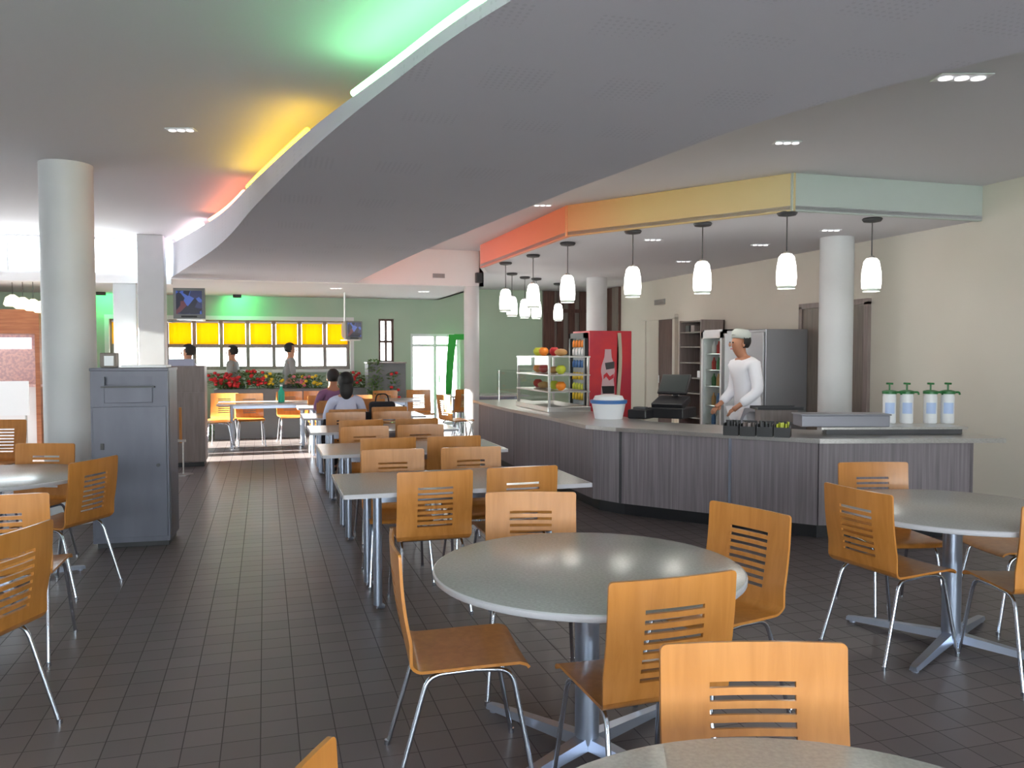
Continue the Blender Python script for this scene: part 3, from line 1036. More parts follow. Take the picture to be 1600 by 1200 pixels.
# steel box
p = on(1317, 667, .926)
t = thing('steel_warmer', 'low steel box in front of the round column on the counter', 'box', p, -YAW)
bm = bmesh.new(); box(bm, (0, .05, .055), (.76, .24, .10), bev=.008); obj('body', bm, mat('warmer_steel', (.24, .24, .28), .4, .3), t)
bm = bmesh.new(); box(bm, (0, .05, .110), (.78, .26, .012), bev=.003); obj('lid', bm, MATS['warmer_steel'], t)
# black organiser
p = on(1186, 683, .861)
t = thing('cutlery_organiser', 'black organiser with several open bins on the front of the counter', 'organiser', p + Vector((.04, .09, 0)), R(-40))
for k in range(4):
    bm = bmesh.new()
    x = -.21 + k * .14
    for c, s in (((x, 0, .008), (.125, .16, .012)), ((x - .06, 0, .055), (.008, .16, .10)), ((x + .06, 0, .055), (.008, .16, .10)), ((x, -.078, .045), (.125, .008, .08)), ((x, .078, .065), (.125, .008, .12))):
        box(bm, c, s)
    b_ = obj('bin', bm, black, t)
    bm = bmesh.new()
    for q in range(5):
        box(bm, (x - .04 + q * .02, random.uniform(-.04, .04), .08 + random.uniform(0, .02)), (.012, .06, .06), rz=random.uniform(-.4, .4))
    obj('contents', bm, lime_food if k == 3 else (cab_brown if k % 2 else dark), t)
# dark tray stand behind organiser
p = on(1218, 663, .861)
t = thing('tray_stand', 'thin dark tray on a taupe stand on the counter, behind the black organiser', 'tray', p + Vector((.1, .2, 0)), -YAW)
bm = bmesh.new(); box(bm, (0, 0, .07), (.38, .2, .13), bev=.006); obj('stand', bm, cab_brown, t)
bm = bmesh.new(); box(bm, (0, 0, .143), (.46, .28, .012)); box(bm, (0, -.135, .155), (.46, .01, .02)); box(bm, (0, .135, .155), (.46, .01, .02)); obj('tray', bm, black, t)
# cash register
p = on(1050, 655, .861)
t = thing('cash_register', 'black cash register with tilted screen on the counter', 'cash register', p + Vector((.1, .2, 0)), R(-50))
bm = bmesh.new(); box(bm, (0, 0, .06), (.42, .40, .11), bev=.01); obj('drawer', bm, black, t)
bm = bmesh.new(); box(bm, (0, -.19, .06), (.30, .012, .07)); obj('drawer_front', bm, dark, t)
bm = bmesh.new()
vs = box(bm, (0, 0, 0), (.36, .26, .07), bev=.01)
bmesh.ops.transform(bm, matrix=Matrix.Translation((0, -.02, .165)) @ Matrix.Rotation(R(18), 4, 'X'), verts=bm.verts)
obj('keyboard', bm, black, t)
bm = bmesh.new(); tube(bm, [(0, .12, .12), (0, .10, .30)], .03, 12); obj('neck', bm, black, t)
bm = bmesh.new(); box(bm, (0, 0, 0), (.34, .035, .26), bev=.01)
Mx = Matrix.Translation((0, .08, .36)) @ Matrix.Rotation(R(-38), 4, 'X')
bmesh.ops.transform(bm, matrix=Mx, verts=bm.verts); mon = obj('monitor', bm, black, t)
bm = bmesh.new(); box(bm, (0, -.019, 0), (.30, .003, .22)); bmesh.ops.transform(bm, matrix=Mx, verts=bm.verts)
obj('screen', bm, mat('off_screen', (.05, .06, .06), .15), mon)
bm = bmesh.new(); box(bm, (0, .019, 0), (.30, .003, .22)); bmesh.ops.transform(bm, matrix=Mx, verts=bm.verts)
obj('rear_cover', bm, mat('screen_back', (.09, .11, .11), .3), mon)
# card reader / black boxes left of the register
p = on(1003, 655, .861)
t = thing('receipt_printer', 'low black receipt printer left of the cash register', 'printer', p + Vector((.05, .12, 0)), R(-50))
bm = bmesh.new(); box(bm, (0, 0, .05), (.22, .24, .10), bev=.015); obj('body', bm, black, t)
bm = bmesh.new(); box(bm, (0, -.02, .11), (.14, .10, .03), bev=.01); obj('cover', bm, dark, t)
# white and blue box
p = on(950, 655, .861)
t = thing('plastic_tub', 'white tub with blue band in front of the red drinks cooler', 'tub', p + Vector((.05, .1, 0)), -YAW)
bm = bmesh.new(); lathe(bm, [(.15, 0), (.185, .17), (.19, .18)], 28); obj('tub', bm, white_pl, t, smooth=40)
bm = bmesh.new(); lathe(bm, [(.198, .165), (.202, .20), (.17, .205)], 28); obj('rim', bm, blue_pl, t, smooth=40)
bm = bmesh.new(); lathe(bm, [(.17, .2), (.15, .245), (.05, .26)], 28); obj('lid', bm, white_pl, t, smooth=40)

# glass display case with food
DCx, DCy = 3.50, 9.85
t = thing('display_case', 'glass display case with food shelves on the far part of the counter', 'display case', (DCx, DCy, .861))
bm = bmesh.new(); box(bm, (0, 0, .03), (.55, 1.3, .06), bev=.005); obj('base', bm, steel, t)
bm = bmesh.new()
for x in (-.25, .25):
    for y in (-.62, .62):
        box(bm, (x, y, .36), (.025, .025, .60))
obj('frame', bm, steel, t)
for z in (.24, .44, .66):
    bm = bmesh.new(); box(bm, (0, 0, z), (.54, 1.28, .016)); obj('shelf', bm, steel, t)
bm = bmesh.new(); box(bm, (-.264, 0, .36), (.005, 1.24, .58)); obj('glass_front', bm, glass, t)
foods = []
cols = [(orange_food, 'orange fruit', 'orange'), (lime_food, 'yellow green fruit', 'fruit'), (bread, 'bread roll', 'bread roll'), (petal_red, 'red apple', 'apple')]
lev = [(.25, 'bottom'), (.45, 'middle'), (.67, 'top')]
for li, (z, ln) in enumerate(lev):
    for k in range(4):
        m_, nm, ct_ = cols[(k + li) % 4]
        bm = bmesh.new()
        for q in range(3):
            ball(bm, (0, 0, 0), .001)
        bm.free(); bm = bmesh.new()
        if ct_ == 'bread roll': ball(bm, (0, 0, .045), .075, (1, 1.5, .6), 14, 10)
        else: lathe(bm, [(.0, .0), (.03, .004), (.062, .04), (.062, .075), (.035, .108), (.01, .104)], 16, capb=False)
        o = obj(nm.replace(' ', '_'), bm, m_, smooth=True, loc=(DCx - .05 + .03 * (k % 2), DCy - .48 + k * .32, .861 + z - .001))
        tag(o, '%s on the %s shelf of the glass display case' % (nm, {'bottom': 'lowest', 'middle': 'middle', 'top': 'top'}[ln]), ct_, 'food in the display case')

# glass sneeze guard farther along
t = thing('sneeze_guard', 'low clear glass guard on steel posts at the far counter end', 'guard', (3.30, 11.15, .861))
bm = bmesh.new(); box(bm, (0, 0, .30), (.006, 1.1, .28)); obj('glass_panel', bm, glass, t)
bm = bmesh.new(); box(bm, (.14, 0, .455), (.32, 1.1, .008)); obj('glass_top', bm, glass, t)
for y in (-.5, .5):
    bm = bmesh.new(); tube(bm, [(.02, y, 0), (.02, y, .45)], .012, 10); obj('post', bm, steel, t)

# ------------------------------------------------------------------ red drinks cooler
t = thing('drinks_cooler', 'red drinks cooler with a bottle picture on its side, behind the counter', 'fridge', (0, 0, 0))
x0, x1, y0, y1, zt = 4.46, 5.20, 11.1, 11.75, 1.89
bm = bmesh.new(); box(bm, ((x0 + x1) / 2 + .03, (y0 + y1) / 2, zt / 2 + .03), (x1 - x0 - .06, y1 - y0, zt - .06), bev=.01); obj('body', bm, red, t)
bm = bmesh.new()
for c, s in (((x0 + .02, y0 + .03, zt / 2), (.05, .06, zt - .06)), ((x0 + .02, y1 - .03, zt / 2), (.05, .06, zt - .06)), ((x0 + .02, (y0 + y1) / 2, zt - .07), (.05, y1 - y0, .08)), ((x0 + .02, (y0 + y1) / 2, .2), (.05, y1 - y0, .30))):
    box(bm, c, s)
obj('door_frame', bm, black, t)
bm = bmesh.new(); box(bm, (x0 + .012, (y0 + y1) / 2, 1.09), (.004, y1 - y0 - .12, 1.46)); obj('glass_door', bm, glass, t)
bm = bmesh.new(); box(bm, (x0 + .05, (y0 + y1) / 2, 1.09), (.012, y1 - y0 - .12, 1.46)); obj('interior', bm, mat('cooler_interior', (.35, .38, .45), .5), t)
for j, z in enumerate((1.70, 1.58, 1.40, 1.22, 1.06, .92)):
    for q in range(4):
        mm = [orange_food, white_pl, blue_pl, petal_yellow, lime_food, petal_yellow][j]
        bm = bmesh.new(); lathe(bm, [(.03, -.05), (.03, .03), (.012, .06)], 10, (x0 + .028 - .0, y0 + .14 + q * .12, z))
        obj('bottle_display', bm, mm, t, smooth=True)
# side artwork: generic bottle with droplets and pale ribbon
yy = y0 - .003
def poly_xz(name, pts, m_, y=yy, th=.003, par=t):
    bm = bmesh.new()
    a = [bm.verts.new((p[0], y, p[1])) for p in pts]; b = [bm.verts.new((p[0], y - th, p[1])) for p in pts]
    n = len(pts)
    for i in range(n): bm.faces.new((a[i], a[(i + 1) % n], b[(i + 1) % n], b[i]))
    bm.faces.new(a); bm.faces.new(b[::-1])
    bmesh.ops.triangulate(bm, faces=[f for f in bm.faces if len(f.verts) > 4])
    return obj(name, bm, m_, par)
pale_art = mat('pale_pink_vinyl', (.62, .42, .45), .4)
rib_art = mat('pale_ribbon_vinyl', (.55, .50, .38), .4)
cxb = 4.82
half = [(.05, 1.62), (.05, 1.56), (.06, 1.50), (.10, 1.38), (.11, 1.30), (.09, 1.18), (.105, 1.05), (.11, .92)]
poly_xz('bottle_artwork', [(cxb + a, z) for a, z in half] + [(cxb - a, z) for a, z in half[::-1]], pale_art)
poly_xz('bottle_label', [(cxb - .05, 1.42), (cxb + .10, 1.44), (cxb + .10, 1.34), (cxb - .03, 1.32)], dark, yy - .003)
poly_xz('bottle_base', [(cxb - .10, 1.08), (cxb + .10, 1.08), (cxb + .10, .97), (cxb - .08, .97)], black, yy - .003)
poly_xz('label_script', [(cxb - .07, 1.24), (cxb - .02, 1.28), (cxb + .03, 1.22), (cxb + .09, 1.26), (cxb + .09, 1.20), (cxb + .02, 1.16), (cxb - .03, 1.22), (cxb - .07, 1.18)], red, yy - .003)
rb = [(5.0 + .02 * math.sin(k * .5), 1.86 - k * .12) for k in range(9)]
poly_xz('ribbon_artwork', [(x + .025, z) for x, z in rb] + [(x - .03, z) for x, z in rb[::-1]], rib_art)

# ------------------------------------------------------------------ units against the right wall
def door_struct(name, ya, yb, z1, m_, frame_m, leaves=2):
    bm = bmesh.new()
    for y in (ya - .03, yb + .03): box(bm, (XR - .02, y, z1 / 2), (.06, .07, z1 + .06))
    box(bm, (XR - .02, (ya + yb) / 2, z1 + .035), (.06, yb - ya + .13, .07))
    fo = struct(name, bm, frame_m)
    for k in range(leaves):
        a = ya + (yb - ya) * k / leaves; b = ya + (yb - ya) * (k + 1) / leaves
        bm = bmesh.new(); box(bm, (XR - .012, (a + b) / 2, z1 / 2), (.03, b - a - .01, z1 - .01)); obj('door_leaf', bm, m_, fo)
        hy = b - .07 if k == 0 else a + .07
        bm = bmesh.new(); tube(bm, [(XR - .06, hy, 1.0), (XR - .06, hy, 1.15)], .012, 8); obj('door_handle', bm, steel, fo)
    return fo
door_struct('door_2', Xp(1354, XR).y, Xp(1256, XR).y, 2.17, door_grey, cab_brown)
# left hand doorway with a cream leaf and a dark opening
ya, yb = Xp(1056, XR).y, Xp(1012, XR).y
bm = bmesh.new()
for y in (ya - .03, yb + .03): box(bm, (XR - .03, y, 1.1), (.08, .09, 2.2))
box(bm, (XR - .03, (ya + yb) / 2, 2.22), (.08, yb - ya + .15, .08))
fo = struct('door_3', bm, cream_wall)
mid = (ya + yb) / 2 + .05
bm = bmesh.new(); box(bm, (XR - .015, (ya + mid) / 2, 1.09), (.03, mid - ya, 2.18)); obj('door_leaf', bm, brown, fo)  # solid brown board, its dark colour standing in for shade in the open half
bm = bmesh.new(); box(bm, (XR - .02, (mid + yb) / 2, 1.09), (.04, yb - mid, 2.18)); obj('door_leaf', bm, cream_wall, fo)
bm = bmesh.new(); tube(bm, [(XR - .06, mid - .06, 1.0), (XR - .06, mid - .06, 1.14)], .012, 8); obj('door_handle', bm, steel, fo)
# dark shelf unit
ya, yb = Xp(1094, 6.7).y, Xp(1060, 6.7).y
t = thing('shelf_unit', 'tall dark open shelf unit between the doorway and the white fridge', 'shelf unit', (6.92, (ya + yb) / 2, 0))
L = yb - ya
bm = bmesh.new(); box(bm, (.205, 0, 1.05), (.02, L, 2.1)); obj('back_panel', bm, brown, t)
for s in (-1, 1):
    bm = bmesh.new(); box(bm, (0, s * (L / 2 - .012), 1.05), (.42, .024, 2.1)); obj('side_panel', bm, cab_brown, t)
for k, z in enumerate((.1, .5, .9, 1.15, 1.4, 1.66, 1.9, 2.08)):
    bm = bmesh.new(); box(bm, (0, 0, z), (.40, L - .05, .022)); obj('shelf', bm, door_grey, t)
for k, y in enumerate((-.2, 0.02, .2)):
    bm = bmesh.new(); box(bm, (0, 0, .055), (.14, .12, .11), bev=.006)
    o = obj('storage_box', bm, [white_pl, cab_brown, dark][k], loc=(6.84, (ya + yb) / 2 + y, 1.912 if k else 1.162))
    tag(o, ['small white box on a middle shelf of the dark shelf unit', 'taupe box on the top of the dark shelf unit', 'dark grey box on the top of the dark shelf unit'][k], 'box')
# white glass door fridge
ya, yb = Xp(1130, 6.6).y, Xp(1098, 6.6).y
L = yb - ya
t = thing('display_fridge', 'narrow white fridge with glass door behind the person in white', 'fridge', (6.87, (ya + yb) / 2, 0))
bm = bmesh.new()
for c, s in (((.25, 0, .96), (.04, L, 1.92)), ((0, L / 2 - .02, .96), (.54, .04, 1.92)), ((0, -L / 2 + .02, .96), (.54, .04, 1.92)), ((0, 0, 1.89), (.54, L, .06)), ((0, 0, .1), (.54, L, .2))): box(bm, c, s)
obj('cabinet_body', bm, white_pl, t)
bm = bmesh.new()
for c, s in (((-.285, L / 2 - .025, 1.04), (.03, .05, 1.7)), ((-.285, -L / 2 + .025, 1.04), (.03, .05, 1.7)), ((-.285, 0, 1.84), (.03, L, .10)), ((-.285, 0, .22), (.03, L, .06))): box(bm, c, s)
df = obj('door', bm, white_pl, t)
bm = bmesh.new(); box(bm, (-.285, 0, 1.02), (.006, L - .1, 1.56)); obj('glass', bm, glass, df)
for z in (.45, .75, 1.05, 1.3, 1.55):
    bm = bmesh.new(); box(bm, (-.02, 0, z), (.44, L - .09, .012)); obj('shelf', bm, steel, t)
cc = [petal_red, white_pl, blue_pl, bread, green_pl]
for j, z in enumerate((.46, .76, 1.06, 1.31, 1.56)):
    for q in range(3):
        bm = bmesh.new(); lathe(bm, [(.035, 0), (.035, .12), (.014, .16), (.014, .19)], 12)
        o = obj('drink_bottle', bm, cc[(j + q) % 5], smooth=40, loc=(6.70, (ya + yb) / 2 - .15 + q * .14, z - .004))
        cn = {petal_red: 'red', white_pl: 'white', blue_pl: 'blue', bread: 'brown', green_pl: 'green'}[cc[(j + q) % 5]]
        tag(o, '%s bottle on the %s shelf of the white glass door fridge' % (cn, ['lowest', 'second lowest', 'middle', 'second highest', 'highest'][j]), 'bottle', 'bottles in the white fridge')
# grey steel fridge
ya, yb = Xp(1192, 6.42).y, Xp(1131, 6.42).y
L = yb - ya
t = thing('steel_fridge', 'wide grey steel refrigerator behind the person in white', 'fridge', (6.78, (ya + yb) / 2, 0))
bm = bmesh.new(); box(bm, (.01, 0, .97), (.66, L, 1.84), bev=.01); obj('body', bm, mat('grey_steel_paint', (.36, .37, .40), .35, .4), t)
for s in (-1, 1):
    bm = bmesh.new(); box(bm, (-.34, s * L / 4, 1.0), (.03, L / 2 - .01, 1.70), bev=.006); d_ = obj('door', bm, MATS['grey_steel_paint'], t)
    bm = bmesh.new(); tube(bm, [(-.385, s * .05, .9), (-.385, s * .05, 1.3)], .012, 8); obj('door_handle', bm, steel, d_)
for sx_ in (-.28, .28):
    for s in (-1, 1):
        bm = bmesh.new(); lathe(bm, [(.025, 0), (.025, .06)], 10, (sx_, s * (L / 2 - .06), 0)); obj('foot', bm, dark, t)
# wall phone
p = Xp(1219, XR, 0)
t = thing('wall_phone', 'small grey wall phone on the cream wall right of the steel fridge', 'phone', (XR - .03, p.y, 1.42))
bm = bmesh.new(); box(bm, (0, 0, 0), (.05, .12, .2), bev=.01); obj('base', bm, mat('phone_grey', (.4, .38, .33), .5), t)
bm = bmesh.new(); box(bm, (-.045, -.03, 0), (.035, .045, .2), bev=.012); hs_ = obj('handset', bm, cab_brown, t)
bm = bmesh.new(); tube(bm, [(-.04, -.03, -.09), (-.03, 0, -.22), (-.02, .03, -.10)], .005, 6); obj('cord', bm, cab_brown, t)
# wall grille
p = Xp(1031, XR, 0)
t = thing('wall_grille', 'small grey ventilation grille high on the cream wall above the doorway', 'vent', (XR - .012, p.y, Zat(p, 472)))
bm = bmesh.new(); box(bm, (0, 0, 0), (.02, .42, .10)); obj('frame', bm, mat('grille_grey', (.35, .36, .34), .5), t)
bm = bmesh.new()
for k in range(4): box(bm, (-.014, 0, -.033 + k * .022), (.01, .38, .008))
obj('slats', bm, cab_brown, t)

# brown timber panels high on the back wall
def timber(name, px0, px1, label, bottom=1.5, on_x=False):
    if on_x:
        ya, yb = Xp(px1, XR).y, Xp(px0, XR).y
        t = thing(name, label, 'wall panel', (XR - .03, (ya + yb) / 2, 0))
        bm = bmesh.new(); box(bm, (0, 0, (bottom + ZS) / 2), (.05, yb - ya, ZS - bottom - .01)); obj('board', bm, brown, t)
        bm = bmesh.new(); box(bm, (-.03, -(yb - ya) * .25, (bottom + ZS) / 2), (.02, (yb - ya) * .45, ZS - bottom - .02)); obj('grey_strip', bm, door_grey, t)
        return t
    xa, xb = Yp(px0, YB).x, Yp(px1, YB).x
    t = thing(name, label, 'wall panel', ((xa + xb) / 2, YB - .03, 0))
    w_ = xb - xa
    bm = bmesh.new(); box(bm, (0, .01, (bottom + ZS) / 2), (w_, .03, ZS - bottom - .01)); obj('backing_board', bm, door_grey, t)
    for k in range(4):
        x = -w_ / 2 + w_ * (k + .5) / 4
        bm = bmesh.new(); box(bm, (x, -.03, (bottom + ZS) / 2), (w_ / 4 * (.95 if k == 0 else .55), .05, ZS - bottom - .02)); obj('board', bm, brown, t)
    bm = bmesh.new(); box(bm, (0, -.05, 2.5), (w_, .03, .08)); obj('cross_rail', bm, brown, t)
    return t
timber('timber_panel', 847, 917, 'dark brown timber boards on the back wall above the display case')
timber('timber_panel', 950, 970, 'narrow dark brown timber board behind the red cooler, right of the cream column', 1.6, True)

# ------------------------------------------------------------------ pendants and ceiling lights
PM = None
def pendant(p, label, drop=.40):
    global PM
    if PM is None:
        t = thing('pendant_lamp', label, 'lamp', p, 0, 'white glass pendant lamps above the counter')
        bm = bmesh.new(); lathe(bm, [(.09, -.0), (.10, -.012), (.085, -.035), (.03, -.045)], 24); obj('canopy', bm, dark, t, smooth=40)
        bm = bmesh.new(); tube(bm, [(0, 0, -.04), (0, 0, -.40)], .006, 8); obj('rod', bm, dark, t)
        bm = bmesh.new(); lathe(bm, [(.025, -.385), (.035, -.40), (.035, -.425)], 20); obj('cap', bm, steel, t)
        bm = bmesh.new(); lathe(bm, [(.05, -.41), (.075, -.44), (.093, -.54), (.098, -.64), (.092, -.715), (.088, -.72), (.085, -.705)], 28, capb=True, capt=False)
        obj('lamp_shade', bm, lampglass, t, smooth=50)
        bm = bmesh.new(); lathe(bm, [(.084, -.721), (.086, -.75), (.082, -.75), (.080, -.721)], 24, capb=False, capt=False)
        obj('glass_rim', bm, mat('rim_glass', (.55, .62, .58), .2), t, smooth=50)
        PM = t
    else:
        t = dup(PM, p, 0, label)
    ld = bpy.data.lights.new('pendant_bulb', 'POINT')
    ld.energy = 6; ld.color = (1, .95, .86); ld.shadow_soft_size = .08
    lo = bpy.data.objects.new('pendant_bulb', ld); C.objects.link(lo)
    lo.location = (p[0], p[1], ZS - .86)
    return t
pl = [(1363, 343, 'white glass pendant lamp at the far right, right of the round column'),
      (1230, 333, 'white glass pendant lamp just left of the round column'),
      (1098, 350, 'white glass pendant lamp third from the right, above the cash register'),
      (989, 362, 'white glass pendant lamp fourth from the right, right of the red cooler'),
      (887, 381, 'white glass pendant lamp hanging before the brown timber boards'),
      (833, 400, 'white glass pendant lamp sixth from the right, left of the timber boards'),
      (790, 412, 'white glass pendant lamp farthest left, nearest the coloured fascia end')]
for px, py, lab in pl:
    pendant(P(px, py - 2, ZS), lab)
for px, d, lab in ((800, 14.3, 'small white pendant lamp partly behind the farthest left pendant'),
                   (820, 15.0, 'small distant white pendant lamp low between two larger pendants'),
                   (838, 15.3, 'small distant white pendant lamp behind the sixth pendant from the right'),
                   (872, 16.4, 'small distant white pendant lamp in front of the brown timber boards')):
    pendant(Dp(px, d, ZS), lab)
DM = None
def downlight(px, py, z, label, big=1.0):
    global DM
    p = P(px, py, z)
    if DM is None:
        t = thing('downlight', label, 'ceiling light', p, 0, 'recessed ceiling lights')
        bm = bmesh.new()
        box(bm, (0, 0, -.004), (.22, .10, .008), bev=.003)
        obj('frame', bm, white_pl, t)
        for x in (-.068, 0, .068):
            bm = bmesh.new(); lathe(bm, [(.028, -.014), (.024, -.009)], 16, (x, 0, 0)); obj('bulb', bm, downlight_m, t)
        DM = t
        t.rotation_euler = (0, 0, -YAW)
    else:
        t = dup(DM, p, -YAW, label)
    if big != 1: t.scale = (big, big, 1)
    ld = bpy.data.lights.new('downlight_beam', 'SPOT'); ld.energy = 9; ld.spot_size = R(100); ld.spot_blend = .8; ld.color = (1, .95, .88); ld.shadow_soft_size = .05
    lo = bpy.data.objects.new('downlight_beam', ld); C.objects.link(lo); lo.location = p - Vector((0, 0, .03))
    return t
downlight(283, 202, ZC, 'recessed triple ceiling light above the left round column')
downlight(1503, 120, ZC, 'large recessed ceiling light at upper right beside the sweeping ceiling', 1.5)
downlight(1230, 222, ZC, 'recessed ceiling light above the yellow part of the fascia')
downlight(848, 320, ZC, 'recessed ceiling light by the red end of the coloured fascia')
downlight(1298, 359, ZS, 'recessed ceiling light just above the round column behind the counter')
downlight(1188, 382, ZS, 'recessed ceiling light between the second and third pendants from the right')
downlight(1020, 374, ZS, 'recessed ceiling light right of the fourth pendant from the right')
downlight(1068, 408, ZS, 'recessed ceiling light deep over the counter, left of third pendant')
downlight(662, 455, ZA, 'recessed ceiling light in the low ceiling of the far bay, right one')
downlight(525, 450, ZA, 'recessed ceiling light in the low ceiling of the far bay, left one')

# speaker and vent on the bulkhead
p = Yp(762, 13.55, 0)
t = thing('wall_speaker', 'small black speaker on the bulkhead beside the red fascia end', 'speaker', (3.50, 13.54, Zat((3.50, 13.54), 434)))
bm = bmesh.new(); box(bm, (0, 0, 0), (.11, .10, .17), bev=.01); obj('body', bm, dark, t)
bm = bmesh.new(); box(bm, (0, -.053, 0), (.09, .006, .15)); obj('grille', bm, black, t)
p = Yp(686, YBH)
t = thing('bulkhead_vent', 'small grey vent on the white bulkhead, left of the black speaker', 'vent', (p.x, YBH - .012, Zat(p, 431)))
bm = bmesh.new(); box(bm, (0, 0, 0), (.2, .02, .07)); obj('frame', bm, mat('vent_grey', (.3, .3, .32), .5), t)
bm = bmesh.new()
for k in range(3): box(bm, (0, -.013, -.02 + k * .02), (.17, .008, .008))
obj('slats', bm, cab_brown, t)

# ------------------------------------------------------------------ grey waste / tray cabinets on the left
pa, pb = P(146, 860), P(263, 857)
w1 = (Vector((pb.x, pb.y)) - Vector((pa.x, pa.y))).length
ang = R(-3)
t = thing('waste_cabinet', 'tall blue grey metal waste cabinet beside the round column', 'cabinet', (pa.x, pa.y, 0), ang)
hc = Zat(pa, 580)
dpt = .46
bm = bmesh.new()
# front recess near the top: build body around it
rz0, rz1, rx0, rx1 = hc - .115, hc - .045, w1 * .18, w1 * .80
box(bm, (w1 / 2, dpt / 2 + .03, .05 + (hc - .05) / 2), (w1, dpt - .06, hc - .05))
for c, s in (((w1 / 2, .015, (.05 + rz0) / 2), (w1, .03, rz0 - .05)), ((w1 / 2, .015, (rz1 + hc) / 2), (w1, .03, hc - rz1)),
             ((rx0 / 2, .015, (rz0 + rz1) / 2), (rx0, .03, rz1 - rz0)), (((rx1 + w1) / 2, .015, (rz0 + rz1) / 2), (w1 - rx1, .03, rz1 - rz0))):
    box(bm, c, s)
cbody = obj('body', bm, cab_paint, t)
bm = bmesh.new(); box(bm, (w1 / 2, dpt / 2 + .02, .025), (w1 - .04, dpt - .08, .05)); obj('plinth', bm, black, t)
bm = bmesh.new(); box(bm, ((rx0 + rx1) / 2, -.008, rz0 - .075), (rx1 - rx0, .016, .13), bev=.004); fl = obj('flap', bm, MATS['grey_cabinet_paint'], t)
bm = bmesh.new(); box(bm, ((rx0 + rx1) / 2, -.02, rz0 - .012), (rx1 - rx0 + .04, .04, .012)); obj('flap_lip', bm, dark, fl)
bm = bmesh.new(); box(bm, ((rx0 + rx1) / 2 - .01, -.003, rz0 - .33 + .0), (.001, .001, .001)); bm.free()
bm = bmesh.new(); box(bm, (w1 / 2, -.006, (.09 + rz0 - .17) / 2), (w1 - .03, .012, rz0 - .17 - .09), bev=.003); cdoor = obj('door', bm, cab_paint, t)
bm = bmesh.new(); box(bm, (w1 * .145, -.018, hc - .60), (.025, .012, .05)); obj('latch', bm, black, cdoor)
bm = bmesh.new(); tube(bm, [(w1 * .86, -.012, hc - .76), (w1 * .86, -.022, hc - .76)], .014, 14); obj('lock', bm, dark, cdoor)
bm = bmesh.new(); box(bm, (w1 / 2, dpt / 2, hc + .012), (w1 + .012, dpt + .012, .024), bev=.004); obj('top', bm, cab_paint, t)
# napkin box and white tray on it
t2 = thing('napkin_dispenser', 'small chrome and white napkin dispenser on top of the grey cabinet', 'dispenser', t.location + Vector((math.cos(ang) * .10 - math.sin(ang) * .2, math.sin(ang) * .10 + math.cos(ang) * .2, hc + .025)), ang)
bm = bmesh.new(); box(bm, (0, 0, .06), (.12, .12, .12), bev=.008); obj('housing', bm, door_grey, t2)
bm = bmesh.new(); box(bm, (.01, -.063, .055), (.07, .01, .08)); obj('napkins', bm, white_pl, t2)
t2 = thing('paper_stack', 'flat white stack of paper placemats on top of the grey cabinet', 'paper', t.location + Vector((math.cos(ang) * .38 - math.sin(ang) * .2, math.sin(ang) * .38 + math.cos(ang) * .2, hc + .025)), ang)
bm = bmesh.new(); box(bm, (0, 0, .01), (.34, .26, .018)); obj('sheets', bm, white_pl, t2)

# taupe cabinet further back
pa = P(258, 731); pb = P(321, 727)
pa2 = pb + (pa - pb) * 1.0
w2 = (Vector((pb.x, pb.y)) - Vector((pa.x, pa.y))).length
t = thing('tray_station', 'taupe tray return cabinet beyond the grey cabinet', 'cabinet', (pa.x, pa.y, 0), 0)
h2 = Zat(pa, 572)
bm = bmesh.new(); box(bm, (w2 / 2, .25, .06 + (h2 - .06) / 2), (w2, .5, h2 - .06), bev=.006); obj('body', bm, cab_brown, t)
bm = bmesh.new(); box(bm, (w2 / 2, .25, .03), (w2 - .04, .44, .06)); obj('plinth', bm, black, t)
bm = bmesh.new(); box(bm, (w2 / 2 + .02, -.008, .55), (w2 - .06, .014, .95), bev=.003); obj('door', bm, cab_brown, t)
bm = bmesh.new(); box(bm, (w2 * .15, -.006, h2 - .13), (.10, .02, .09)); obj('slot', bm, black, t)
t2 = thing('paper_tray', 'white plastic tray box on front of the taupe cabinet top', 'tray', (pa.x + w2 * .42, pa.y + .17, h2))
bm = bmesh.new()
for c, s in (((0, 0, .006), (.32, .26, .012)), ((0, -.125, .05), (.32, .012, .09)), ((0, .125, .05), (.32, .012, .09)), ((-.155, 0, .05), (.012, .26, .09)), ((.155, 0, .05), (.012, .26, .09))): box(bm, c, s)
obj('tray', bm, cloth_shirt, t2)
bm = bmesh.new(); box(bm, (0, 0, .05), (.28, .22, .07)); obj('papers', bm, white_pl, t2)
# slim sign stand in front of it
p = P(287, 742)
t = thing('paddle_stand', 'slim steel stand with a narrow wooden paddle, in front of the taupe cabinet', 'stand', (p.x, p.y, 0), -YAW)
bm = bmesh.new(); lathe(bm, [(.12, 0), (.12, .012), (.02, .02)], 24); obj('base', bm, steel, t, smooth=40)
bm = bmesh.new(); tube(bm, [(0, 0, .015), (0, 0, .45)], .011, 10); obj('post', bm, steel, t)
bm = bmesh.new(); box(bm, (-.03, 0, .64), (.035, .018, .46), bev=.006); obj('paddle', bm, wood, t)
bm = bmesh.new(); box(bm, (-.02, 0, .44), (.10, .03, .03)); obj('clamp', bm, steel, t)

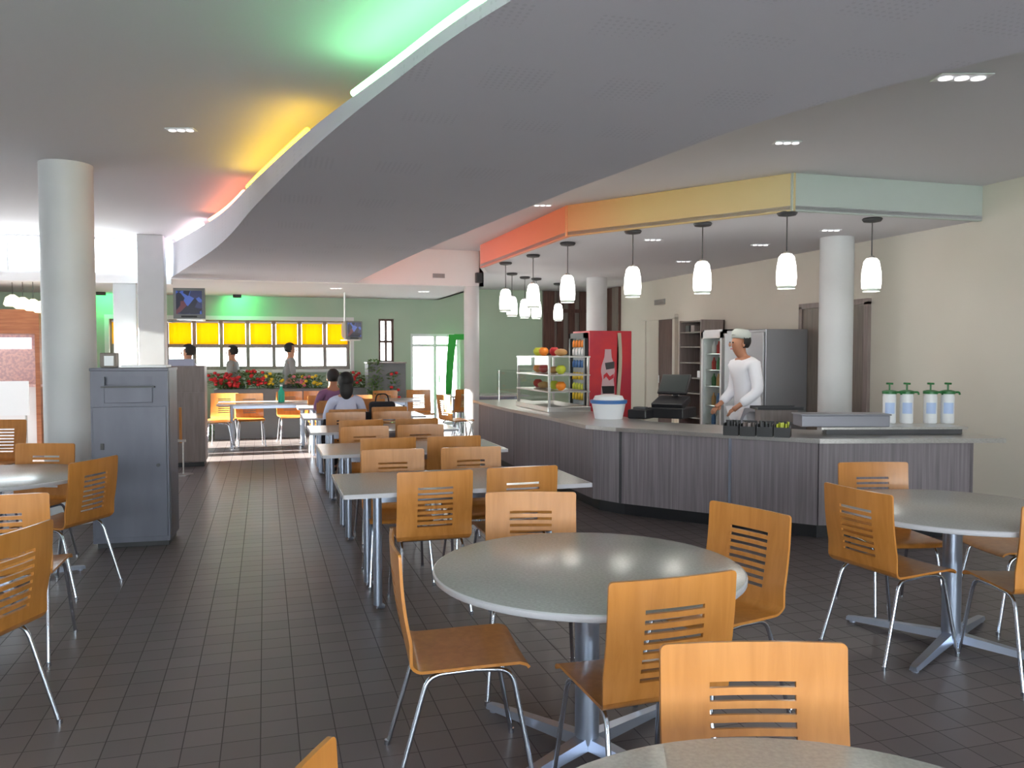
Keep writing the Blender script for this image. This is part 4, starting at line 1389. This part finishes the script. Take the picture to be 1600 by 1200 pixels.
# ------------------------------------------------------------------ televisions
def tv(name, label, p, face, w_, h_, dep, strut):
    t = thing(name, label, 'television', p, face)
    bm = bmesh.new()
    rings = []
    for (y, sx_, sz_) in ((0, 1, 1), (.05, 1, 1), (dep * .6, .8, .8), (dep, .5, .5)):
        rings.append([bm.verts.new((a * w_ / 2 * sx_, y, b * h_ / 2 * sz_)) for a, b in ((-1, -1), (1, -1), (1, 1), (-1, 1))])
    for a, b in zip(rings, rings[1:]):
        for i in range(4): bm.faces.new((a[i], a[(i + 1) % 4], b[(i + 1) % 4], b[i]))
    bm.faces.new(rings[0][::-1]); bm.faces.new(rings[-1])
    obj('casing', bm, mat('tv_silver', (.20, .21, .21), .4), t)
    bm = bmesh.new(); box(bm, (0, -.006, h_ * .03), (w_ * .82, .012, h_ * .76), bev=.004); obj('screen', bm, screen, t)
    bm = bmesh.new(); box(bm, (0, -.004, -h_ * .43), (w_ * .5, .01, h_ * .05)); obj('controls', bm, black, t)
    bm = bmesh.new()
    box(bm, (0, dep * .45, -h_ / 2 - .012), (w_ * .8, dep * .8, .02))
    tube(bm, [(0, dep * .45, -h_ / 2 - .01)] + [Vector(s) for s in strut], .018, 8)
    obj('wall_bracket', bm, steel, t)
    return t
p = Dp(297, 12.1, 0)
zc_ = Zat(p, 474)
tv('television', 'silver tube television on a bracket beside the pale square column', (p.x, p.y, zc_), R(-6), .44, .45, .36, [(-.3, .3, -.26), (-.42, .55, -.24)])
p = Dp(554, 15.2, 0)
zc_ = Zat(p, 516)
tv('television', 'small tube television hanging before the right end of the yellow blinds', (p.x, p.y, zc_), R(25), .34, .34, .32, [(.0, .34, -.17), (0, .34, ZA - zc_ - .0)])

# ------------------------------------------------------------------ far left kiosk
YK = 15.6
xr_ = Yp(71, YK).x
kz = lambda py: Zat(Yp(36, YK), py)
t = thing('serving_kiosk', 'pink tiled serving kiosk with reddish timber canopy at the far left', 'kiosk', (0, YK, 0))
xc = (XL + .3 + xr_) / 2; wk = xr_ - XL - .3
bm = bmesh.new(); box(bm, (xc, .5, kz(522) / 2), (wk, .1, kz(522))); obj('back_panel', bm, pink_tile, t)
bm = bmesh.new(); box(bm, (xc, .1, (kz(485) + kz(522)) / 2), (wk, .9, kz(485) - kz(522))); obj('canopy', bm, red_brown, t)
bm = bmesh.new(); box(bm, (xc - .15, .41, (kz(527) + kz(545)) / 2), (wk - .3, .04, kz(527) - kz(545))); obj('lit_panel', bm, signlit, t)
bm = bmesh.new(); box(bm, (xc, .1, .5), (wk - .05, .68, 1.0)); obj('counter_body', bm, white_paint, t)
bm = bmesh.new(); box(bm, (xc, .08, 1.02), (wk, .78, .04)); obj('counter_top', bm, pink_tile, t)
bm = bmesh.new(); box(bm, (xr_ - .04, .1, kz(522) / 2), (.07, .85, kz(522))); obj('end_post', bm, red_brown, t)
t = thing('menu_board', 'bright white board standing in front of the pink kiosk', 'board', (Yp(15, 14.0).x, 14.0, 0))
bm = bmesh.new(); box(bm, (-.15, 0, .88), (.8, .03, .52)); obj('board', bm, white_pl, t)
for x in (-.5, .2):
    bm = bmesh.new(); tube(bm, [(x, .02, 0), (x, .02, 1.12)], .015, 8); obj('leg', bm, steel, t)
for k, (px, py) in enumerate(((22, 470), (38, 474), (54, 477), (68, 480))):
    p = Yp(px, 15.0 - .1 * k)
    z = Zat(p, py)
    t = thing('cream_lamp', 'small cream hanging lamp above the kiosk, ' + ['leftmost of four', 'second of four from the left', 'third of four from the left', 'rightmost of four'][k], 'lamp', (p.x, p.y, z), 0, 'cream lamps above the kiosk')
    bm = bmesh.new(); lathe(bm, [(.03, .10), (.10, .05), (.13, -.06), (.10, -.09)], 18); obj('lamp_shade', bm, cream_lamp, t, smooth=50)
    bm = bmesh.new(); tube(bm, [(0, 0, .09), (0, 0, ZA - z)], .006, 6); obj('cord', bm, dark, t)

# ------------------------------------------------------------------ planters with flowers in the far bay
xa, xb = Yp(335, 15.9).x, Yp(572, 15.9).x
t = thing('planter_box', 'long low dark grey planter below the back windows', 'planter', ((xa + xb) / 2, 15.9, 0))
bm = bmesh.new()
Lp = xb - xa
for c, s in (((0, -.2, .45), (Lp, .04, .9)), ((0, .2, .45), (Lp, .04, .9)), ((-Lp / 2 + .02, 0, .45), (.04, .36, .9)), ((Lp / 2 - .02, 0, .45), (.04, .36, .9)), ((0, 0, .4), (Lp - .08, .36, .8))): box(bm, c, s)
obj('trough', bm, mat('planter_grey', (.13, .14, .15), .6), t)
bm = bmesh.new(); box(bm, (0, 0, .815), (Lp - .08, .36, .03)); obj('soil', bm, brown, t)
def plant(px, y, z, h, spread, n, pet, label, npet=10):
    p = Yp(px, y, z)
    t = thing('flowering_plant' if pet else 'leafy_plant', label, 'plant', p)
    bm = bmesh.new()
    rnd = random.Random(int(px * 13))
    for k in range(n):
        a = rnd.uniform(0, 2 * PI); rr = spread * math.sqrt(rnd.random()); zz = h * rnd.uniform(.25, 1)
        c = Vector((rr * math.cos(a), rr * math.sin(a) * .5, zz))
        d = Vector((math.cos(a), math.sin(a), rnd.uniform(-.2, 1))).normalized()
        s = d.cross(Vector((0, 0, 1))).normalized() * .022
        l = .09
        q = [c - d * l / 2, c + s, c + d * l / 2 + Vector((0, 0, -.015)), c - s]
        bm.faces.new([bm.verts.new(v) for v in q])
    obj('foliage', bm, leaf, t, fixn=False)
    bm = bmesh.new()
    for k in range(5):
        a = k * 1.3
        tube(bm, [(0, 0, 0), (spread * .5 * math.cos(a), spread * .25 * math.sin(a), h * .7)], .006, 5)
    obj('stem', bm, leaf, t)
    if pet:
        bm = bmesh.new()
        for k in range(npet):
            a = rnd.uniform(0, 2 * PI); rr = spread * math.sqrt(rnd.random())
            ball(bm, (rr * math.cos(a), -abs(rr * math.sin(a) * .5) - .03, h * rnd.uniform(.35, 1.02)), .035, (1, 1, .8), 8, 6)
        obj('flowers', bm, pet, t, smooth=True)
    return t
YPL = 15.9
plant(343, YPL, .83, .36, .22, 160, petal_red, 'bushy red flowering plant at the left end of the long planter', 22)
plant(362, YPL - .05, .83, .30, .24, 120, petal_red, 'low dark red flowering plant second from the left in the planter', 26)
plant(384, YPL, .83, .42, .26, 240, None, 'large leafy green plant between red flowers in the planter')
plant(404, YPL, .83, .40, .22, 130, petal_red, 'red flowering plant right of the leafy green plant', 20)
plant(425, YPL, .83, .36, .22, 160, petal_yellow, 'yellow flowering plant left of the standing grey dressed person')
plant(468, YPL, .83, .34, .22, 160, petal_pink, 'pink flowering plant right of the standing grey dressed person', 8)
plant(490, YPL, .83, .30, .22, 150, petal_yellow, 'yellow flowering plant behind the purple dressed person')
plant(528, YPL, .83, .36, .22, 160, petal_yellow, 'yellow flowering plant above the white shirted person')
plant(548, YPL, .83, .38, .20, 150, petal_red, 'bright red flowering plant near the right end of the planter', 16)
plant(566, YPL, .83, .30, .18, 140, None, 'short leafy plant at the right end of the long planter')
# grey cabinet with plants, right of the planter
pa = Yp(575, 15.4)
pb = Yp(634, 15.4)
hq = Zat(pa, 568)
t = thing('planter_cabinet', 'tall dark grey planter cabinet left of the glazed back door', 'cabinet', ((pa.x + pb.x) / 2, 15.4, 0))
wq = pb.x - pa.x
bm = bmesh.new(); box(bm, (0, .25, hq / 2), (wq, .5, hq), bev=.008); obj('body', bm, MATS['planter_grey'], t)
bm = bmesh.new(); box(bm, (0, .25, hq + .012), (wq + .03, .53, .024)); obj('top', bm, cab_brown, t)
plant(586, 15.05, 0, 1.45, .16, 330, None, 'tall green leafy plant standing before the planter cabinet')
plant(614, 15.1, .0, 1.22, .13, 150, petal_red, 'tall thin plant with dark red blooms before the planter cabinet', 12)
t = thing('green_bottle', 'small turquoise bottle standing on a far bay table', 'bottle', Vector((TA + 1.0, 14.2, .746)))
bm = bmesh.new(); lathe(bm, [(.05, 0), (.055, .02), (.055, .17), (.02, .22), (.02, .26)], 16); obj('body', bm, mat('turquoise_plastic', (.02, .5, .32), .4), t, smooth=40)
bm = bmesh.new(); lathe(bm, [(.022, .26), (.022, .285)], 12); obj('cap', bm, white_pl, t)
# green curved banner strip by the back door
p = Yp(702, YB - .35)
t = thing('green_banner', 'tall curved vivid green banner in front of the glazed door', 'banner', (p.x, p.y, 0))
bm = bmesh.new()
def S_b(u, v):
    s = (v - .35) / 1.6
    return Vector((u * (.7 + .3 * s) + .10 * s * s - .02, 0, v)), Vector((0, 1, 0))
shell(bm, S_b, [-.09, -.03, .03, .09], [.35 + 1.6 * k / 12 for k in range(13)], .008)
box(bm, (.22, 0, 1.90), (.22, .01, .12))
obj('fabric', bm, green_b, t)
bm = bmesh.new(); tube(bm, arc_path([(-.12, .01, .02), (-.11, .01, 1.0), (-.03, .01, 1.95)], .3), .008, 6); obj('pole', bm, steel, t)
bm = bmesh.new(); lathe(bm, [(.16, 0), (.16, .015), (.02, .03)], 20, (-.12, 0, 0)); obj('base', bm, dark, t)

# green wash lamp at the ceiling of the far bay
for k, px in enumerate((372, 160)):
    p = Yp(px, YB - .45)
    t = thing('green_floodlight', ['small green floodlight on the far bay ceiling, above the yellow blinds', 'small green floodlight on the far bay ceiling behind the pale columns'][k], 'light', (p.x, p.y, ZA), 0, 'green floodlights in the far bay')
    bm = bmesh.new(); box(bm, (0, 0, -.03), (.16, .08, .06), bev=.008); obj('housing', bm, dark, t)
    bm = bmesh.new(); box(bm, (0, .045, -.035), (.14, .008, .04)); obj('lens', bm, mat('green_lens', (.1, .9, .3), .3, emit=(.1, 1, .3), estr=6), t)
    ld = bpy.data.lights.new('green_beam', 'SPOT'); ld.energy = 26; ld.color = (.08, 1.0, .28); ld.spot_size = R(150); ld.spot_blend = .6; ld.shadow_soft_size = .05
    lo = bpy.data.objects.new('green_beam', ld); C.objects.link(lo); lo.location = (p.x, p.y + .06, ZA - .06)
    lo.rotation_euler = Vector((.25, 1, -.75)).to_track_quat('-Z', 'Y').to_euler()

# ------------------------------------------------------------------ people
def skin_mesh(verts, edges, radii, root=0, levels=1):
    me = bpy.data.meshes.new('tmp')
    me.from_pydata([tuple(v) for v in verts], edges, [])
    o = bpy.data.objects.new('tmp', me); C.objects.link(o)
    md = o.modifiers.new('s', 'SKIN')
    md.use_smooth_shade = True
    sv = me.skin_vertices[0].data
    for i, r_ in enumerate(radii):
        sv[i].radius = r_ if isinstance(r_, tuple) else (r_, r_)
        sv[i].use_root = (i == root)
    md2 = o.modifiers.new('b', 'SUBSURF'); md2.levels = levels; md2.render_levels = levels
    bpy.context.view_layer.update()
    dg = bpy.context.evaluated_depsgraph_get()
    ev = o.evaluated_get(dg)
    m2 = bpy.data.meshes.new_from_object(ev)
    bpy.data.objects.remove(o)
    return m2
def person(name, label, loc, rz, pose, top_m, leg_m, skin_m=skin, hat=None, long_coat=False, hair_long=False, scale=1.0, skirt=False):
    t = thing(name, label, 'person', loc, rz)
    t.scale = (scale, scale, scale)
    sit = pose.get('sit', False)
    hz = .50 if sit else .93
    lean = pose.get('lean', .02)
    V, E, Rd = [], [], []
    def add(p, r_, par=None):
        V.append(Vector(p)); Rd.append(r_)
        if par is not None: E.append((par, len(V) - 1))
        return len(V) - 1
    pel = add((0, 0, hz), (.15, .11))
    wa = add((0, lean * .4, hz + .20), (.13, .095), pel)
    chv = add((0, lean, hz + .40), (.155, .105), wa)
    up = add((0, lean * 1.1, hz + .50), (.09, .075), chv)
    nk = add((0, lean * 1.2 + pose.get('nod', 0) * .3, hz + .555), .055, up)
    hd = Vector((pose.get('turn', 0) * .01, lean * 1.3 + pose.get('nod', 0), hz + .685))
    h1 = add(hd + Vector((0, .012, -.055)), (.066, .076), nk)
    h2 = add(hd + Vector((0, 0, .02)), (.082, .102), h1)
    h3 = add(hd + Vector((0, -.008, .085)), (.068, .084), h2)
    arms = {}
    for s in (-1, 1):
        sh = add((s * .17, lean, hz + .47), .052, up)
        el_, hn = pose['arm'][0 if s < 0 else 1]
        e_ = add(Vector((el_[0], el_[1], hz + el_[2])), .040, sh)
        w_ = add(Vector((hn[0], hn[1], hz + hn[2])), .027, e_)
        dirn = (V[w_] - V[e_]).normalized()
        pm = add(V[w_] + dirn * .06, (.040, .022), w_)
        arms[s] = (sh, e_, w_, pm, dirn)
    legs = {}
    for s in (-1, 1):
        hp = add((s * .095, 0.0, hz - .06), .085, pel)
        if sit:
            k_ = add((s * .12, .42, hz - .02), .06, hp); a_ = add((s * .12, .44, .09), .04, k_); f_ = add((s * .12, .56, .04), .032, a_)
        else:
            st = pose.get('stride', .03) * s
            k_ = add((s * .10, st * .6 + .02, .50), .062, hp); a_ = add((s * .10, st, .09), .042, k_); f_ = add((s * .11, st + .14, .035), .034, a_)
        legs[s] = (hp, k_, a_, f_)
    bodyme = skin_mesh(V, E, Rd)
    bm = bmesh.new(); bm.from_mesh(bodyme)
    # face details and fingers belong to the body mesh
    ball(bm, hd + Vector((0, .112, -.005)), .015, (.8, 1.1, 1.5), 8, 6)                # nose
    for s in (-1, 1):
        ball(bm, hd + Vector((s * .083, 0, 0)), .022, (.4, .8, 1.3), 8, 6)             # ears
        sh, e_, w_, pm, dirn = arms[s]
        side = dirn.cross(Vector((0, 0, 1)));  side = side.normalized() if side.length > .1 else Vector((1, 0, 0))
        for k in range(4):
            b0 = V[pm] + side * (-.03 + .02 * k)
            L_ = (.065, .078, .072, .055)[k]
            tube(bm, [b0, b0 + dirn * L_ * .55, b0 + dirn * L_ * .95 + Vector((0, 0, -.018))], [.0095, .0085, .007], 6)
        tube(bm, [V[w_] + dirn * .02 - side * .025 * s, V[w_] + dirn * .06 - side * .055 * s, V[w_] + dirn * .085 - side * .055 * s], [.011, .010, .008], 6)
    body = obj('body', bm, skin_m, t, smooth=True, fixn=False)
    for s in (-1, 1):
        bm = bmesh.new(); ball(bm, hd + Vector((s * .03, .094, .018)), .011, (1.2, .6, .8), 8, 6); obj('eye', bm, hair_m, t)
    bm = bmesh.new(); ball(bm, hd + Vector((0, .094, -.048)), .02, (1.2, .4, .3), 8, 6); obj('mouth', bm, petal_pink, t)
    # hair
    bm = bmesh.new()
    vs = ball(bm, hd + Vector((0, -.014, .04)), .108, (.92, 1.05, 1.03), 18, 12)
    cut = [v for v in bm.verts if (v.co.y - hd.y) > .035 and v.co.z < hd.z + .075 or v.co.z < hd.z - .05]
    bmesh.ops.delete(bm, geom=cut, context='VERTS')
    if hair_long:
        ball(bm, hd + Vector((0, -.075, -.07)), .085, (1.0, .6, 1.5), 14, 10)
    obj('hair', bm, hair_m, t, smooth=True)
    # clothing follows the body
    def clothe(nm, ids, es, grow, m_, extra=None):
        idx = {i: k for k, i in enumerate(ids)}
        vv = [V[i].copy() for i in ids]; rr_ = []
        for i in ids:
            r_ = Rd[i]
            rr_.append((r_[0] + grow, r_[1] + grow) if isinstance(r_, tuple) else (r_ + grow, r_ + grow))
        ee = [(idx[a], idx[b]) for a, b in es if a in idx and b in idx]
        if extra:
            for (par, p, r_) in extra:
                vv.append(Vector(p)); rr_.append(r_); ee.append((idx[par], len(vv) - 1))
        me = skin_mesh(vv, ee, rr_)
        me.materials.clear(); me.materials.append(m_)
        for p_ in me.polygons: p_.use_smooth = True
        o = bpy.data.objects.new(nm, me); C.objects.link(o); o.parent = t
        return o
    ids = [pel, wa, chv, up, nk] + [arms[s][k] for s in (-1, 1) for k in (0, 1, 2)]
    V_save = {}
    for s in (-1, 1):   # sleeve ends just before the wrist
        w_ = arms[s][2]; e_ = arms[s][1]; V_save[w_] = V[w_].copy(); V[w_] = V[e_].lerp(V[w_], .88)
    V_save[nk] = V[nk].copy(); V[nk] = V[up].lerp(V[nk], .7)
    ex = [(pel, (0, .0, hz - .50), (.19, .14))] if long_coat and not sit else None
    clothe('coat' if long_coat else 'shirt', ids, E, .026 if long_coat else .016, top_m, ex)
    for w_ in V_save: V[w_] = V_save[w_]
    if skirt: pass
    ids = [pel] + [legs[s][k] for s in (-1, 1) for k in (0, 1, 2)]
    clothe('trousers', ids, E, .012, leg_m)
    for s in (-1, 1):
        a_, f_ = V[legs[s][2]], V[legs[s][3]]
        bm = bmesh.new(); ball(bm, (a_ + f_) / 2 + Vector((0, .03, -.01)), .06, (.8, 2.1, .75), 12, 8)
        for v in bm.verts: v.co.z = max(v.co.z, .0)
        obj('shoe', bm, hair_m, t, smooth=True)
    if hat:
        bm = bmesh.new(); lathe(bm, [(.095, 0), (.10, .035), (.098, .075), (.07, .10), (.02, .105)], 24)
        bmesh.ops.transform(bm, matrix=Matrix.Translation(hd + Vector((0, -.015, .055))) @ Matrix.Rotation(R(8), 4, 'X'), verts=bm.verts)
        obj('cap', bm, hat, t, smooth=True)
    return t
pd = Dp(1170, 8.9)
person('person', 'person in long white coat and cap standing behind the counter, facing left', (pd.x, pd.y, 0), R(90 - 16 + 15), {'arm': [((-.24, .03, .20), (-.18, .24, .04)), ((.24, .03, .20), (.18, .24, .04))], 'lean': .05, 'nod': .05},
       cloth_white, cloth_white, skin_dark, hat=mat('cap_grey', (.45, .48, .46), .8), long_coat=True, scale=1.03)
sitarm = [((-.24, .12, .24), (-.14, .36, .24)), ((.24, .12, .24), (.14, .36, .24))]
# the seated people use the chair seats of the fourth and fifth long tables
person('person', 'person in pale shirt seated with back to the viewer at the fourth long table', (TX + .54, TY + TP * 3 - .17, 0), 0, {'sit': True, 'arm': sitarm, 'lean': .0}, cloth_shirt, cloth_black, skin, hair_long=True)
person('person', 'person in purple top seated at the fifth long table, beyond the pale shirt', (TX + .54, TY + TP * 4 - .17, 0), R(4), {'sit': True, 'arm': sitarm, 'lean': .03}, cloth_purple, cloth_black, skin_dark)
swing = [((-.26, -.04, .22), (-.27, .06, .0)), ((.26, .02, .22), (.27, .16, .02))]
p = Yp(365, 16.5)
person('person', 'person in grey top with black hair standing at the windows, second from left', (p.x, p.y, 0), R(70), {'arm': swing, 'stride': .1}, cloth_grey, cloth_black, skin, scale=.97)
p = Yp(452, 16.5)
person('person', 'person in light grey standing at the windows beside pink flowers', (p.x, p.y, 0), R(-80), {'arm': swing, 'stride': .1}, cloth_grey, cloth_grey, skin)
p = Yp(297, 13.95)
person('person', 'person with dark hair standing behind the taupe cabinet, reaching out left', (p.x, p.y, 0), R(70), {'arm': [((-.26, .18, .34), (-.2, .42, .40)), swing[1]], 'stride': .05}, cloth_shirt, cloth_black, skin, scale=.97)
# coat over the chair and bag on the table
t = thing('black_coat', 'black coat hanging over the left chair of the pale shirted person', 'coat', (TX + .54, TY + TP * 3 - .37, 0))
bm = bmesh.new()
def S_c(u, v):
    return Vector((u - .02 * math.sin(v * 14), -.035 - .02 * math.sin(u * 30) * (1 - v), v)), Vector((0, 1, 0))
shell(bm, S_c, [-.27 + .06 * i for i in range(10)], [.30 + .06 * k for k in range(10)], .02)
obj('cloth', bm, cloth_black, t, smooth=50)
bm = bmesh.new(); shell(bm, lambda u, v: (Vector((-.27 + u + .02 * math.sin(v * 9), -.02, v)), Vector((0, 1, 0))), [-.03, 0, .03, .06], [.12 + .08 * k for k in range(9)], .03)
obj('sleeve', bm, cloth_black, t, smooth=50)
t = thing('handbag', 'black handbag on the fourth long table, right of the pale shirted person', 'bag', (TX + 1.05, TY + TP * 3 + .25, .746))
bm = bmesh.new(); box(bm, (0, 0, .09), (.34, .16, .18), bev=.04); obj('body', bm, cloth_black, t, smooth=60)
bm = bmesh.new(); tube(bm, arc_path([(-.09, 0, .17), (-.07, 0, .28), (.07, 0, .28), (.09, 0, .17)], .05), .009, 8); obj('handle', bm, cloth_black, t)
